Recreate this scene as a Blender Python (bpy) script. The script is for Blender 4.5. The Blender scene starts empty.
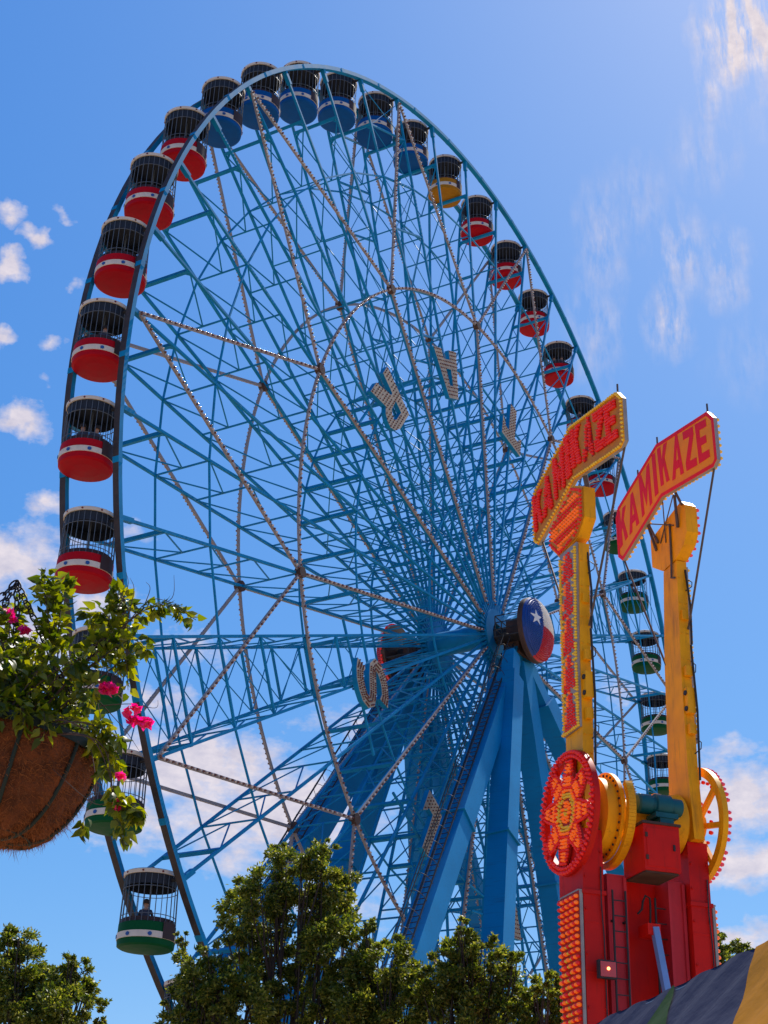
import bpy, math, random
import numpy as np
from mathutils import Vector, Matrix, Quaternion
random.seed(7); RNG = np.random.default_rng(11)
R_ = math.radians; PI = math.pi
sc = bpy.context.scene
col = sc.collection

# ------------------------------------------------------------------ materials
def mat(name, color, rough=0.5, metal=0.0, var=0.0, vscale=3.0, bump=0.0, bscale=20.0, coat=0.0, emit=0.0, ecol=None, spec=0.3, dirt=None, streak=None, samt=0.5):
    m = bpy.data.materials.new(name); m.use_nodes = True
    nt = m.node_tree; b = nt.nodes['Principled BSDF']
    b.inputs['Base Color'].default_value = (*color, 1); b.inputs['Roughness'].default_value = rough
    b.inputs['Metallic'].default_value = metal
    b.inputs['Coat Weight'].default_value = coat
    b.inputs['Specular IOR Level'].default_value = spec
    if emit:
        b.inputs['Emission Color'].default_value = (*(ecol or color), 1); b.inputs['Emission Strength'].default_value = emit
    if var or bump:
        tc = nt.nodes.new('ShaderNodeTexCoord')
        n = nt.nodes.new('ShaderNodeTexNoise'); n.inputs['Scale'].default_value = vscale; n.inputs['Detail'].default_value = 6
        nt.links.new(tc.outputs['Object'], n.inputs['Vector'])
    if var:
        r = nt.nodes.new('ShaderNodeValToRGB'); r.color_ramp.elements[0].position = 0.3; r.color_ramp.elements[1].position = 0.7
        lo = dirt if dirt else tuple(c*(1-var) for c in color)
        r.color_ramp.elements[0].color = (*lo, 1)
        r.color_ramp.elements[1].color = (*[min(1, c*(1+var*0.6)) for c in color], 1)
        nt.links.new(n.outputs['Fac'], r.inputs['Fac']); nt.links.new(r.outputs['Color'], b.inputs['Base Color'])
        mr = nt.nodes.new('ShaderNodeMapRange'); mr.inputs['To Min'].default_value = max(0, rough-0.12); mr.inputs['To Max'].default_value = min(1, rough+0.15)
        nt.links.new(n.outputs['Fac'], mr.inputs['Value']); nt.links.new(mr.outputs['Result'], b.inputs['Roughness'])
    if streak:
        tcs = nt.nodes.new('ShaderNodeTexCoord'); mps = nt.nodes.new('ShaderNodeMapping'); mps.inputs['Scale'].default_value = (5, 5, 0.55)
        nt.links.new(tcs.outputs['Object'], mps.inputs['Vector'])
        ns = nt.nodes.new('ShaderNodeTexNoise'); ns.inputs['Scale'].default_value = 1.6; ns.inputs['Detail'].default_value = 9; ns.inputs['Roughness'].default_value = .7; nt.links.new(mps.outputs[0], ns.inputs['Vector'])
        rs = nt.nodes.new('ShaderNodeMapRange'); rs.inputs['From Min'].default_value = .54; rs.inputs['From Max'].default_value = .74; rs.inputs['To Max'].default_value = samt; rs.clamp = True; nt.links.new(ns.outputs['Fac'], rs.inputs['Value'])
        mx = nt.nodes.new('ShaderNodeMix'); mx.data_type = 'RGBA'; nt.links.new(rs.outputs[0], mx.inputs['Factor']); mx.inputs['B'].default_value = (*streak, 1)
        if b.inputs['Base Color'].links: nt.links.new(b.inputs['Base Color'].links[0].from_socket, mx.inputs['A'])
        else: mx.inputs['A'].default_value = (*color, 1)
        nt.links.new(mx.outputs['Result'], b.inputs['Base Color'])
    if bump:
        n2 = nt.nodes.new('ShaderNodeTexNoise'); n2.inputs['Scale'].default_value = bscale; n2.inputs['Detail'].default_value = 5
        nt.links.new(tc.outputs['Object'], n2.inputs['Vector'])
        bp = nt.nodes.new('ShaderNodeBump'); bp.inputs['Strength'].default_value = bump; bp.inputs['Distance'].default_value = 0.02
        nt.links.new(n2.outputs['Fac'], bp.inputs['Height']); nt.links.new(bp.outputs['Normal'], b.inputs['Normal'])
    return m

def leaf_mat(name, c0, c1, c2, trans=0.45, rough=0.45):
    m = bpy.data.materials.new(name); m.use_nodes = True; nt = m.node_tree
    for nn in list(nt.nodes): nt.nodes.remove(nn)
    out = nt.nodes.new('ShaderNodeOutputMaterial'); geo = nt.nodes.new('ShaderNodeNewGeometry')
    r = nt.nodes.new('ShaderNodeValToRGB'); e = r.color_ramp.elements
    e[0].color = (*c0, 1); e[1].color = (*c2, 1); x = e.new(0.5); x.color = (*c1, 1)
    nt.links.new(geo.outputs['Random Per Island'], r.inputs['Fac'])
    b = nt.nodes.new('ShaderNodeBsdfPrincipled'); b.inputs['Roughness'].default_value = rough; b.inputs['Specular IOR Level'].default_value = 0.4
    nt.links.new(r.outputs['Color'], b.inputs['Base Color'])
    t = nt.nodes.new('ShaderNodeBsdfTranslucent')
    hs = nt.nodes.new('ShaderNodeHueSaturation'); hs.inputs['Value'].default_value = 1.7; hs.inputs['Saturation'].default_value = 1.15; hs.inputs['Hue'].default_value = 0.485
    nt.links.new(r.outputs['Color'], hs.inputs['Color']); nt.links.new(hs.outputs['Color'], t.inputs['Color'])
    mx = nt.nodes.new('ShaderNodeMixShader'); mx.inputs[0].default_value = trans
    nt.links.new(b.outputs[0], mx.inputs[1]); nt.links.new(t.outputs[0], mx.inputs[2]); nt.links.new(mx.outputs[0], out.inputs[0])
    return m

M = {}
M['blue'] = mat('blue_paint', (0.001, 0.205, 0.43), 0.55, spec=0.14, var=0.2, vscale=1.7)
M['leg'] = mat('blue_leg_paint', (0.001, 0.190, 0.43), 0.5, spec=0.18, var=0.16, vscale=0.5, streak=(0.02, 0.06, 0.11), samt=.45)
M['track'] = mat('rim_track', (0.045, 0.035, 0.035), 0.6, var=0.35, vscale=2.5)
M['dark'] = mat('dark_steel', (0.030, 0.028, 0.030), 0.55, var=0.3)
M['brown'] = mat('rusty_brown', (0.075, 0.040, 0.030), 0.7, var=0.4, vscale=3)
M['strip'] = mat('light_channel', (0.27, 0.235, 0.23), 0.55, var=0.15)
M['bulbbrown'] = mat('bulb_amber', (0.13, 0.035, 0.025), 0.15, coat=0.6)
M['bulbwhite'] = mat('bulb_clear', (0.58, 0.49, 0.46), 0.2, coat=0.3)
M['letter'] = mat('letter_face', (0.42, 0.35, 0.27), 0.6, var=0.15, spec=.1)
M['red'] = mat('gondola_red', (0.38, 0.002, 0.009), 0.55, spec=0.1, var=0.12)
M['gblue'] = mat('gondola_blue', (0.001, 0.075, 0.28), 0.55, spec=0.1, var=0.12)
M['yellow'] = mat('gondola_yellow', (0.36, 0.155, 0.008), 0.55, spec=0.1, var=0.12)
M['green'] = mat('gondola_green', (0.002, 0.070, 0.022), 0.55, spec=0.08, var=0.12)
M['white'] = mat('white_band', (0.62, 0.54, 0.46), 0.55, var=0.1)
M['roofdark'] = mat('roof_dark', (0.012, 0.018, 0.032), 0.6, var=0.2)
M['cage'] = mat('cage_steel', (0.09, 0.11, 0.14), 0.5)
M['stud'] = mat('stud_red', (0.16, 0.012, 0.012), 0.4)
M['port'] = mat('port_blue', (0.02, 0.08, 0.28), 0.3)
M['bench'] = mat('bench_dark', (0.035, 0.018, 0.018), 0.6)
M['ry'] = mat('ride_yellow', (0.92, 0.40, 0.002), 0.48, spec=0.2, streak=(0.30, 0.12, 0.015), samt=.65, var=0.14, vscale=1.6, dirt=(0.74, 0.30, 0.004))
M['rr'] = mat('ride_red', (0.62, 0.010, 0.004), 0.5, spec=0.18, streak=(0.22, 0.012, 0.008), samt=.6, var=0.16, vscale=1.2, dirt=(0.47, 0.007, 0.005))
M['rpink'] = mat('ride_faded_red', (0.55, 0.024, 0.034), 0.55, streak=(0.30, 0.03, 0.03), samt=.5, var=0.2, vscale=1.0)
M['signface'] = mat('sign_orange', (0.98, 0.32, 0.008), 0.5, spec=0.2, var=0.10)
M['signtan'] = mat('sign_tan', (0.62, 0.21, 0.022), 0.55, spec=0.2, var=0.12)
M['signred'] = mat('sign_red', (0.85, 0.008, 0.025), 0.5, spec=0.2)
M['grey'] = mat('panel_grey', (0.33, 0.29, 0.27), 0.55, var=0.2)
M['plate'] = mat('plate_dark_red', (0.42, 0.016, 0.008), 0.55, var=0.25)
M['bred'] = mat('bulb_red', (0.70, 0.012, 0.010), 0.2, coat=0.3, emit=0.12, ecol=(1, 0.02, 0.01))
M['bor'] = mat('bulb_orange', (0.85, 0.14, 0.012), 0.2, coat=0.3, emit=0.28, ecol=(1, 0.16, 0.01))
M['bye'] = mat('bulb_yellow', (0.85, 0.50, 0.03), 0.2, coat=0.3, emit=0.06, ecol=(1, 0.55, 0.03))
M['bpink'] = mat('bulb_pink', (0.85, 0.05, 0.10), 0.2, coat=0.3, emit=0.06, ecol=(1, 0.05, 0.12))
M['teal'] = mat('motor_teal', (0.006, 0.095, 0.11), 0.5, var=0.2)
M['rod'] = mat('steel_rod', (0.10, 0.075, 0.07), 0.5, var=0.3, vscale=6)
M['chrome'] = mat('cylinder_blue', (0.16, 0.28, 0.55), 0.35, var=0.1)
M['flagblue'] = mat('flag_blue', (0.012, 0.055, 0.26), 0.3, bump=0.3, bscale=14)
M['flagwhite'] = mat('flag_white', (0.75, 0.70, 0.64), 0.35)
M['flagred'] = mat('flag_red', (0.50, 0.015, 0.03), 0.3)
M['bark'] = mat('bark', (0.045, 0.033, 0.025), 0.9, var=0.4, vscale=8, bump=0.6, bscale=14)
M['leafA'] = leaf_mat('oak_leaves', (0.030, 0.056, 0.010), (0.105, 0.140, 0.020), (0.30, 0.30, 0.060), 0.48)
M['leafB'] = leaf_mat('bush_leaves', (0.030, 0.055, 0.010), (0.105, 0.140, 0.014), (0.28, 0.28, 0.030), 0.5, 0.35)
M['petal'] = leaf_mat('pink_bracts', (0.55, 0.012, 0.10), (0.75, 0.02, 0.16), (0.80, 0.06, 0.22), 0.45)
M['twig'] = mat('twig', (0.085, 0.050, 0.038), 0.8, var=0.3, vscale=30)
M['coir'] = mat('coir', (0.16, 0.044, 0.013), 0.95, var=0.55, vscale=22, bump=1.0, bscale=90)
M['fibre'] = mat('coir_fibre', (0.27, 0.085, 0.024), 0.9)
M['wire'] = mat('green_wire', (0.010, 0.020, 0.016), 0.6)
M['chain'] = mat('chain_steel', (0.035, 0.028, 0.028), 0.5, metal=0.5)
M['soil'] = mat('soil', (0.03, 0.02, 0.015), 0.95)
M['skin'] = mat('skin', (0.36, 0.19, 0.12), 0.55)
M['shirt'] = mat('shirt_dark', (0.05, 0.05, 0.07), 0.85)
M['hair'] = mat('hair', (0.025, 0.016, 0.012), 0.7)
M['ground'] = mat('ground_paving', (0.42, 0.31, 0.20), 0.9, var=0.2, vscale=0.2, bump=0.2)
M['lens'] = mat('lamp_glass', (0.55, 0.06, 0.05), 0.15, coat=0.5)
M['lampdot'] = mat('lamp_glow', (1, 0.5, 0.2), 0.3, emit=4.0, ecol=(1, 0.42, 0.12))

# ------------------------------------------------------------------ mesh builder
class MB:
    def __init__(s): s.v = []; s.f = []; s.m = []; s.sm = []
    def add(s, vs, fs, mi=0, smooth=False):
        o = len(s.v); s.v += [tuple(v) for v in vs]
        for f in fs: s.f.append(tuple(i+o for i in f)); s.m.append(mi); s.sm.append(smooth)
    def box(s, lo, hi, mi=0):
        (a, b, c), (d, e, f) = lo, hi
        s.add([(a,b,c),(d,b,c),(d,e,c),(a,e,c),(a,b,f),(d,b,f),(d,e,f),(a,e,f)],
              [(3,2,1,0),(4,5,6,7),(0,1,5,4),(1,2,6,5),(2,3,7,6),(3,0,4,7)], mi)
    def bar(s, p, q, w, h=None, up=(0,0,1), mi=0):
        h = w if h is None else h
        p = Vector(p); q = Vector(q); d = (q-p).normalized(); u = Vector(up)
        if abs(d.dot(u)) > 0.98: u = Vector((0,1,0)) if abs(d.y) < 0.9 else Vector((1,0,0))
        x = d.cross(u).normalized(); y = x.cross(d)
        c = [x*a*w/2 + y*b*h/2 for a, b in ((-1,-1),(1,-1),(1,1),(-1,1))]
        s.add([p+k for k in c]+[q+k for k in c], [(3,2,1,0),(4,5,6,7),(0,1,5,4),(1,2,6,5),(2,3,7,6),(3,0,4,7)], mi)
    def tube(s, pts, r, n=8, mi=0, closed=False, caps=True, smooth=True):
        pts = [Vector(p) for p in pts]; N = len(pts)
        rr = r if hasattr(r, '__len__') else [r]*N
        rings = []; ref = None
        for i, p in enumerate(pts):
            if closed: d = pts[(i+1) % N]-pts[i-1]
            else: d = pts[min(i+1, N-1)]-pts[max(i-1, 0)]
            d.normalize()
            if ref is None:
                ref = d.orthogonal().normalized()
            ref = (ref - d*ref.dot(d)).normalized(); y = d.cross(ref)
            rings.append([p+(ref*math.cos(2*PI*k/n)+y*math.sin(2*PI*k/n))*rr[i] for k in range(n)])
        vs = [v for ring in rings for v in ring]; fs = []
        for i in range(N if closed else N-1):
            j = (i+1) % N
            for k in range(n): fs.append((i*n+k, i*n+(k+1) % n, j*n+(k+1) % n, j*n+k))
        s.add(vs, fs, mi, smooth)
        if caps and not closed:
            s.add(rings[0], [tuple(reversed(range(n)))], mi); s.add(rings[-1], [tuple(range(n))], mi)
    def cyl(s, p, q, r, n=16, mi=0): s.tube([p, q], r, n, mi)
    def lathe(s, prof, n=32, mi=0, axis='z', org=(0,0,0), smooth=True, mats=None):
        # prof: list of (r, h) going along the axis
        o = Vector(org); vs = []; fs = []
        for r, hh in prof:
            for k in range(n):
                a = 2*PI*k/n; c, d = r*math.cos(a), r*math.sin(a)
                vs.append(o+Vector((c, d, hh)) if axis == 'z' else (o+Vector((hh, c, d)) if axis == 'x' else o+Vector((d, hh, c))))
        for i in range(len(prof)-1):
            F = [(i*n+k, i*n+(k+1) % n, (i+1)*n+(k+1) % n, (i+1)*n+k) for k in range(n)]
            s.add(vs[i*n:(i+2)*n], [(k, (k+1) % n, n+(k+1) % n, n+k) for k in range(n)], mats[i] if mats else mi, smooth)
    def prism(s, poly, fr, t0, t1, mi=0, mside=None):
        # poly in (a,b); fr(a,b,t)->3D
        n = len(poly); A = [fr(a, b, t0) for a, b in poly]; B = [fr(a, b, t1) for a, b in poly]
        s.add(A+B, [tuple(range(n)), tuple(reversed(range(n, 2*n)))], mi)
        s.add(A+B, [(i, i+n, (i+1) % n+n, (i+1) % n) for i in range(n)], mi if mside is None else mside)
    def build(s, name, mats, parent=None, loc=None, fixn=True):
        me = bpy.data.meshes.new(name); me.from_pydata(s.v, [], s.f)
        mats = mats if isinstance(mats, (list, tuple)) else [mats]
        for m in mats: me.materials.append(m)
        me.polygons.foreach_set('material_index', s.m); me.polygons.foreach_set('use_smooth', s.sm)
        if fixn:
            import bmesh
            bm = bmesh.new(); bm.from_mesh(me); bmesh.ops.recalc_face_normals(bm, faces=bm.faces); bm.to_mesh(me); bm.free()
        me.update()
        return link(name, me, parent, loc)

def link(name, me, parent=None, loc=None):
    o = bpy.data.objects.new(name, me); col.objects.link(o)
    if parent: o.parent = parent
    if loc is not None: o.location = loc
    return o
def tag(o, label=None, cat=None, group=None, kind=None):
    if label: o['label'] = label
    if cat: o['category'] = cat
    if group: o['group'] = group
    if kind: o['kind'] = kind
    return o
def empty(name, label, cat, mtx=None, loc=None, group=None):
    o = link(name, None); o.empty_display_size = 0.3
    if mtx is not None: o.matrix_world = mtx
    if loc is not None: o.location = loc
    return tag(o, label, cat, group)
def frame(x, y, z, o):
    return Matrix(((x.x, y.x, z.x, o.x), (x.y, y.y, z.y, o.y), (x.z, y.z, z.z, o.z), (0, 0, 0, 1)))

def dome_mesh(name, r, m, ln=1.3, n=6):
    # a small bulb: a stubby dome standing on +Z
    b = MB(); b.lathe([(r*0.8, 0), (r, r*0.5*ln), (r*0.7, r*1.1*ln), (0.001, r*1.4*ln)], n)
    me = bpy.data.meshes.new(name); me.from_pydata(b.v, [], b.f); me.materials.append(m)
    me.polygons.foreach_set('use_smooth', [True]*len(b.f)); me.update(); return me
BULB = {}
def bulbs(parent, pts, nrm, r, m, single=0, ln=1.3):
    """pts: list of positions in the parent's frame, standing along nrm; the first `single` as parts of their own."""
    nrm = Vector(nrm).normalized(); q = Vector((0,0,1)).rotation_difference(nrm)
    key = (m.name, r, ln)
    if key not in BULB: BULB[key] = dome_mesh('light_bulb', r, m, ln)
    me = BULB[key]
    for p in pts[:single]:
        o = link('light_bulb', me, parent, p); o.rotation_mode = 'QUATERNION'; o.rotation_quaternion = q
    rest = pts[single:]
    if rest:
        b = MB(); base = [q @ v.co for v in me.vertices]; F = [tuple(p.vertices) for p in me.polygons]
        for p in rest:
            if random.random() < .035: continue
            p = Vector(p); k_ = random.uniform(.86, 1.1); b.add([p+v*k_ for v in base], F, 0, True)
        o = b.build('light_bulbs', m, parent, fixn=False); tag(o, kind='stuff')
    return len(rest)

# ------------------------------------------------------------------ camera
CAMZ = 1.6; FPX = 1522.9; PITCH = 0.48761; ROLL = 0.03225
cf = Vector((0, math.cos(PITCH), math.sin(PITCH))); cu0 = Vector((0, -math.sin(PITCH), math.cos(PITCH))); cx0 = Vector((1, 0, 0))
cx = math.cos(ROLL)*cx0+math.sin(ROLL)*cu0; cu = -math.sin(ROLL)*cx0+math.cos(ROLL)*cu0
cam = bpy.data.cameras.new('camera'); cam.sensor_fit = 'VERTICAL'; cam.sensor_height = 24; cam.lens = FPX/1024*24
cam.clip_start = 0.05; cam.clip_end = 5000
camo = link('camera', cam); camo.matrix_world = frame(cx, cu, -cf, Vector((0, 0, CAMZ))); sc.camera = camo
def at(px, py, Y):
    d = cx*((px-384)/FPX)-cu*((py-512)/FPX)+cf
    return Vector((0, 0, CAMZ))+d*(Y/d.y)

# ------------------------------------------------------------------ light and sky
SUN_EL, SUN_AZ = R_(55), R_(34)          # azimuth: clockwise from +Y
sd = Vector((math.sin(SUN_AZ)*math.cos(SUN_EL), math.cos(SUN_AZ)*math.cos(SUN_EL), math.sin(SUN_EL)))
L = bpy.data.lights.new('sun', 'SUN'); L.energy = 5.0; L.angle = R_(0.53); L.color = (1, 0.95, 0.86)
lo = link('sun', L); lo.rotation_euler = (-sd).to_track_quat('-Z', 'Y').to_euler()
w = bpy.data.worlds.new('World'); sc.world = w; w.use_nodes = True; nt = w.node_tree
bg = nt.nodes['Background']; bg.inputs['Strength'].default_value = 0.106
def N(t, **k):
    n = nt.nodes.new(t)
    for a, b in k.items(): setattr(n, a, b)
    return n
def lk(a, b): nt.links.new(a, b)
def mth(op, a, b=None, clamp=False):
    n = N('ShaderNodeMath', operation=op); n.use_clamp = clamp
    for i, x in enumerate((a, b)):
        if x is None: continue
        if isinstance(x, (int, float)): n.inputs[i].default_value = x
        else: lk(x, n.inputs[i])
    return n.outputs[0]
sky = N('ShaderNodeTexSky'); sky.sky_type = 'NISHITA'; sky.sun_disc = False
sky.sun_elevation = SUN_EL; sky.sun_rotation = SUN_AZ; sky.air_density = 1.0; sky.dust_density = 0.7; sky.ozone_density = 2.2; sky.altitude = 150
hsv = N('ShaderNodeHueSaturation'); hsv.inputs['Saturation'].default_value = 1.30; hsv.inputs['Value'].default_value = 1.12
# the camera's rendering of the blue: each channel through its own gentle curve
sx = N('ShaderNodeSeparateColor'); lk(sky.outputs[0], hsv.inputs['Color']); lk(hsv.outputs[0], sx.inputs[0])
cxn = N('ShaderNodeCombineColor')
for ch_, pw, kk in ((0, .92, .76), (1, .70, 1.31), (2, .42, 3.05)): lk(mth('MULTIPLY', mth('POWER', sx.outputs[ch_], pw), kk), cxn.inputs[ch_])
tc = N('ShaderNodeTexCoord'); sep = N('ShaderNodeSeparateXYZ'); lk(tc.outputs['Generated'], sep.inputs[0])
az = mth('MULTIPLY', mth('ARCTAN2', sep.outputs[0], sep.outputs[1]), 180/PI)
el = mth('MULTIPLY', mth('ARCSINE', sep.outputs[2]), 180/PI)
cmb = N('ShaderNodeCombineXYZ'); lk(az, cmb.inputs[0]); lk(el, cmb.inputs[1])
# cloud masses: azimuth, elevation, half widths (deg), density
CL = [(-17.6,37.2,1.5,.8,.8),(-16.2,36.6,1.2,.75,.85),(-17.2,35.4,1.2,.9,1.0),(-15.2,37.5,.9,.5,.6),(-14.2,35.3,.6,.8,.5),(-16.9,32.9,1.0,.6,.8),
 (-14.8,33.0,1.1,.5,.6),(-15.7,30.0,2.0,1.1,.95),(-14.8,31.7,.8,.6,.5),(-14.1,27.0,1.3,1.0,.75),(-15.2,24.9,3.6,2.2,.95),(-14.1,25.8,3.4,1.3,.6),
 (-14.2,21.7,4.2,2.8,.9),(-11.6,23.8,3.4,1.4,.75),(-7.2,18.2,6.6,2.3,1.05),(-4.0,16.6,7.0,2.7,1.05),(-9.2,15.9,4.0,1.5,.85),(-5.4,14.9,3.3,1.5,.7),
 (-0.7,20.0,4.4,1.5,.6),(-8.0,22.5,4.5,1.3,.62),(-1.5,13.5,5,1.6,.6),(-10.5,26.5,2.4,.8,.5),(-9.0,20.4,4.0,1.1,.65),(13.7,17.2,4.2,2.0,1.0),(13.9,14.9,4.6,1.6,.9),(13.5,12.5,3.2,.9,.8),
 (13.3,18.8,3.0,1.0,.6),(4.1,12.0,2.6,1.3,.7),(9.6,21.3,4.2,1.3,.45),(24,18,9,3.5,.9),(-26,22,9,5,.9),(-30,34,8,4,.7),(35,26,10,4,.8),(60,24,14,5,.8),(-60,26,16,6,.8),(110,30,20,7,.8),(-120,28,22,7,.8),(170,32,24,8,.8)]
CI = [(17.2,44.6,3.0,2.2,1.7),(15.2,42.6,.9,1.5,.6),(18.4,43.2,3.6,3.0,.4),(13.3,37.1,1.5,2.0,.55),(15.2,36.4,1.5,2.0,.5),(9.7,37.9,1.6,2.8,.38),(9.3,34.7,1.6,3.0,.36),(14.8,40.7,2.0,2.0,.28),
 (11.6,39.2,2.0,2.2,.26),(12.6,34.8,1.4,1.9,.65),(16.5,33.0,3.0,2.2,.16)]
def masses(lst, vec):
    acc = None
    for a, e, wa, we, s in lst:
        mp = N('ShaderNodeMapping'); mp.vector_type = 'TEXTURE'; mp.inputs['Location'].default_value = (a, e, 0); mp.inputs['Scale'].default_value = (wa, we, 1)
        lk(vec, mp.inputs['Vector']); g = N('ShaderNodeTexGradient', gradient_type='SPHERICAL'); lk(mp.outputs[0], g.inputs[0])
        x = mth('MULTIPLY', g.outputs['Fac'], s)
        acc = x if acc is None else mth('MAXIMUM', acc, x)
    return acc
wn = N('ShaderNodeTexNoise'); wn.inputs['Scale'].default_value = 0.9; wn.inputs['Detail'].default_value = 4; lk(cmb.outputs[0], wn.inputs['Vector'])
ws = N('ShaderNodeVectorMath', operation='SUBTRACT'); lk(wn.outputs['Color'], ws.inputs[0]); ws.inputs[1].default_value = (.5,.5,.5)
wm = N('ShaderNodeVectorMath', operation='SCALE'); lk(ws.outputs[0], wm.inputs[0]); wm.inputs['Scale'].default_value = 1.5
wa_ = N('ShaderNodeVectorMath', operation='ADD'); lk(cmb.outputs[0], wa_.inputs[0]); lk(wm.outputs[0], wa_.inputs[1])
m1 = masses(CL, wa_.outputs[0]); m2 = masses(CI, wa_.outputs[0])
def noise(scale, sx, sy, det, rot=0):
    mp = N('ShaderNodeMapping'); mp.inputs['Scale'].default_value = (sx, sy, 1); mp.inputs['Rotation'].default_value = (0, 0, rot); lk(cmb.outputs[0], mp.inputs['Vector'])
    n = N('ShaderNodeTexNoise'); n.inputs['Scale'].default_value = scale; n.inputs['Detail'].default_value = det; n.inputs['Roughness'].default_value = 0.62; lk(mp.outputs[0], n.inputs['Vector']); return n.outputs['Fac']
n1 = noise(1.5, 0.65, 1.15, 10)
# density = clamp((mass*1.5 + noise - 0.95)*k)
d1 = mth('MULTIPLY', mth('SUBTRACT', mth('ADD', mth('MULTIPLY', m1, 1.25), n1), 0.84), 1.9, True)
n2 = noise(0.9, 1.6, 0.55, 9, 0.5)
d2 = mth('MULTIPLY', mth('MULTIPLY', m2, mth('MULTIPLY', mth('SUBTRACT', n2, 0.40), 3.6, True)), 1.5, True)
dens = mth('MAXIMUM', mth('MULTIPLY', d1, 0.88), d2)
n3 = noise(1.3, 0.8, 1.3, 5)
crp = N('ShaderNodeValToRGB'); crp.color_ramp.elements[0].position = .3; crp.color_ramp.elements[1].position = .7
crp.color_ramp.elements[0].color = (5.0, 4.6, 5.3, 1); crp.color_ramp.elements[1].color = (7.2, 6.4, 6.5, 1); lk(n3, crp.inputs['Fac'])
mxc = N('ShaderNodeMix', data_type='RGBA'); lk(dens, mxc.inputs['Factor']); lk(cxn.outputs[0], mxc.inputs['A']); lk(crp.outputs[0], mxc.inputs['B'])
lk(mxc.outputs['Result'], bg.inputs['Color'])
w.cycles.sampling_method = 'MANUAL'; w.cycles.sample_map_resolution = 512
vs = sc.view_settings; vs.view_transform = 'Standard'; vs.look = 'None'; vs.gamma = 1; vs.exposure = 0.28; vs.use_curve_mapping = False
sc.cycles.max_bounces = 6; sc.cycles.transparent_max_bounces = 6; sc.cycles.use_denoising = True

# ------------------------------------------------------------------ ground
g = MB(); g.add([(-2500,-2500,0),(2500,-2500,0),(2500,2500,0),(-2500,2500,0)], [(0,1,2,3)]); tag(g.build('ground', M['ground']), kind='structure')

# ================================================================== FERRIS WHEEL
A0 = 1.04; WC = Vector((4.316, 71.886, 32.446)); HV = Vector((math.cos(A0), math.sin(A0), 0)); ZV = Vector((0,0,1)); NV = HV.cross(ZV)
RR, HW = 29.4, 1.194; NG = 44; DA = 360/NG; ANG0 = 176.75
wheel = empty('ferris_wheel', 'giant blue steel observation wheel with letters and strings of lamps, standing behind the trees', 'ferris wheel', frame(HV, ZV, NV, WC))
def ka(k): return R_(ANG0-DA*k)
def pol(a, r, s): return Vector((r*math.cos(a), r*math.sin(a), s))
HUBR, HUBS = 1.2, 1.68
def sp(r): return HW+(HUBS-HW)*max(0, (RR-r))/(RR-HUBR)      # chord offset from the mid plane at radius r
for s in (1, -1):
    b = MB(); n = 176; w_, t_ = 0.26, 0.2
    vsx = []
    for i in range(n):
        a = 2*PI*i/n
        for r, q in ((RR-t_/2, s*HW-w_/2), (RR+t_/2, s*HW-w_/2), (RR+t_/2, s*HW+w_/2), (RR-t_/2, s*HW+w_/2)): vsx.append(pol(a, r, q))
    for i in range(n):
        j = (i+1) % n
        b.add([vsx[i*4+k] for k in range(4)]+[vsx[j*4+k] for k in range(4)], [(0,1,5,4),(2,3,7,6),(3,0,4,7)], 0)
        b.add([vsx[i*4+k] for k in (1,2)]+[vsx[j*4+k] for k in (1,2)], [(0,1,3,2)], 1)
    for k in range(NG):       # splice plates
        a = ka(k+0.5); p = pol(a, RR, s*HW)
        b.bar(pol(a-0.004, RR, s*HW), pol(a+0.004, RR, s*HW), w_+0.016, t_+0.016, up=(math.cos(a), math.sin(a), 0))
    o = b.build('rim', [M['blue'], M['track']], wheel)
# spoke: a planar truss with two chords, rungs along the axle and K bracing
RUNG = [26.9, 24.1, 21.35, 18.1, 15.7, 13.45, 11.6, 9.9, 8.3, 6.8, 5.4, 4.1]
b = MB()
for s in (1, -1):
    b.bar((HUBR, 0, s*HUBS), (RR-0.1, 0, s*HW), 0.108, 0.108)
    b.bar((RR-0.75, 0, s*sp(RR-.75)), (RR-0.12, 0, s*HW), 0.18, 0.2)
for i, r in enumerate(RUNG):
    t = 0.15 if i == 0 else (0.16 if r == 13.45 else 0.060)
    b.bar((r, 0, -sp(r)), (r, 0, sp(r)), t, t, up=(1,0,0))
    if i+1 < len(RUNG)-1:
        r2 = RUNG[i+1]
        for s in (1, -1): b.bar((r-0.05, 0, s*sp(r)), (r2, 0, 0), 0.047, 0.047, up=(0,1,0))
    if i == 0:
        for s in (1, -1): b.bar((r, 0.0, s*(sp(r)-0.30)), (r-0.25, 0, s*(sp(r)-0.02)), 0.10, 0.04, up=(0,1,0))
sm = b.build('spoke', M['blue'], wheel); sm.rotation_euler.z = ka(0)
for k in range(1, NG):
    c = sm.copy(); col.objects.link(c); c.parent = wheel; c.rotation_euler.z = ka(k)
# circumferential rings
def ring(name, r, s, wd, m, fr=0):
    b = MB()
    for k in range(NG): b.bar(pol(ka(k), r, s), pol(ka(k+1), r, s), wd, wd, up=(0,0,1))
    return b.build(name, m, wheel)
for r in (24.1, 13.45):
    for s in (1, -1): ring('brace_ring', r, s*(sp(r)+0.0), 0.07, M['blue'])
for r in (6.8,):
    for s in (1, -1): ring('brace_ring', r, s*sp(r), 0.08, M['blue'])
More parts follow.
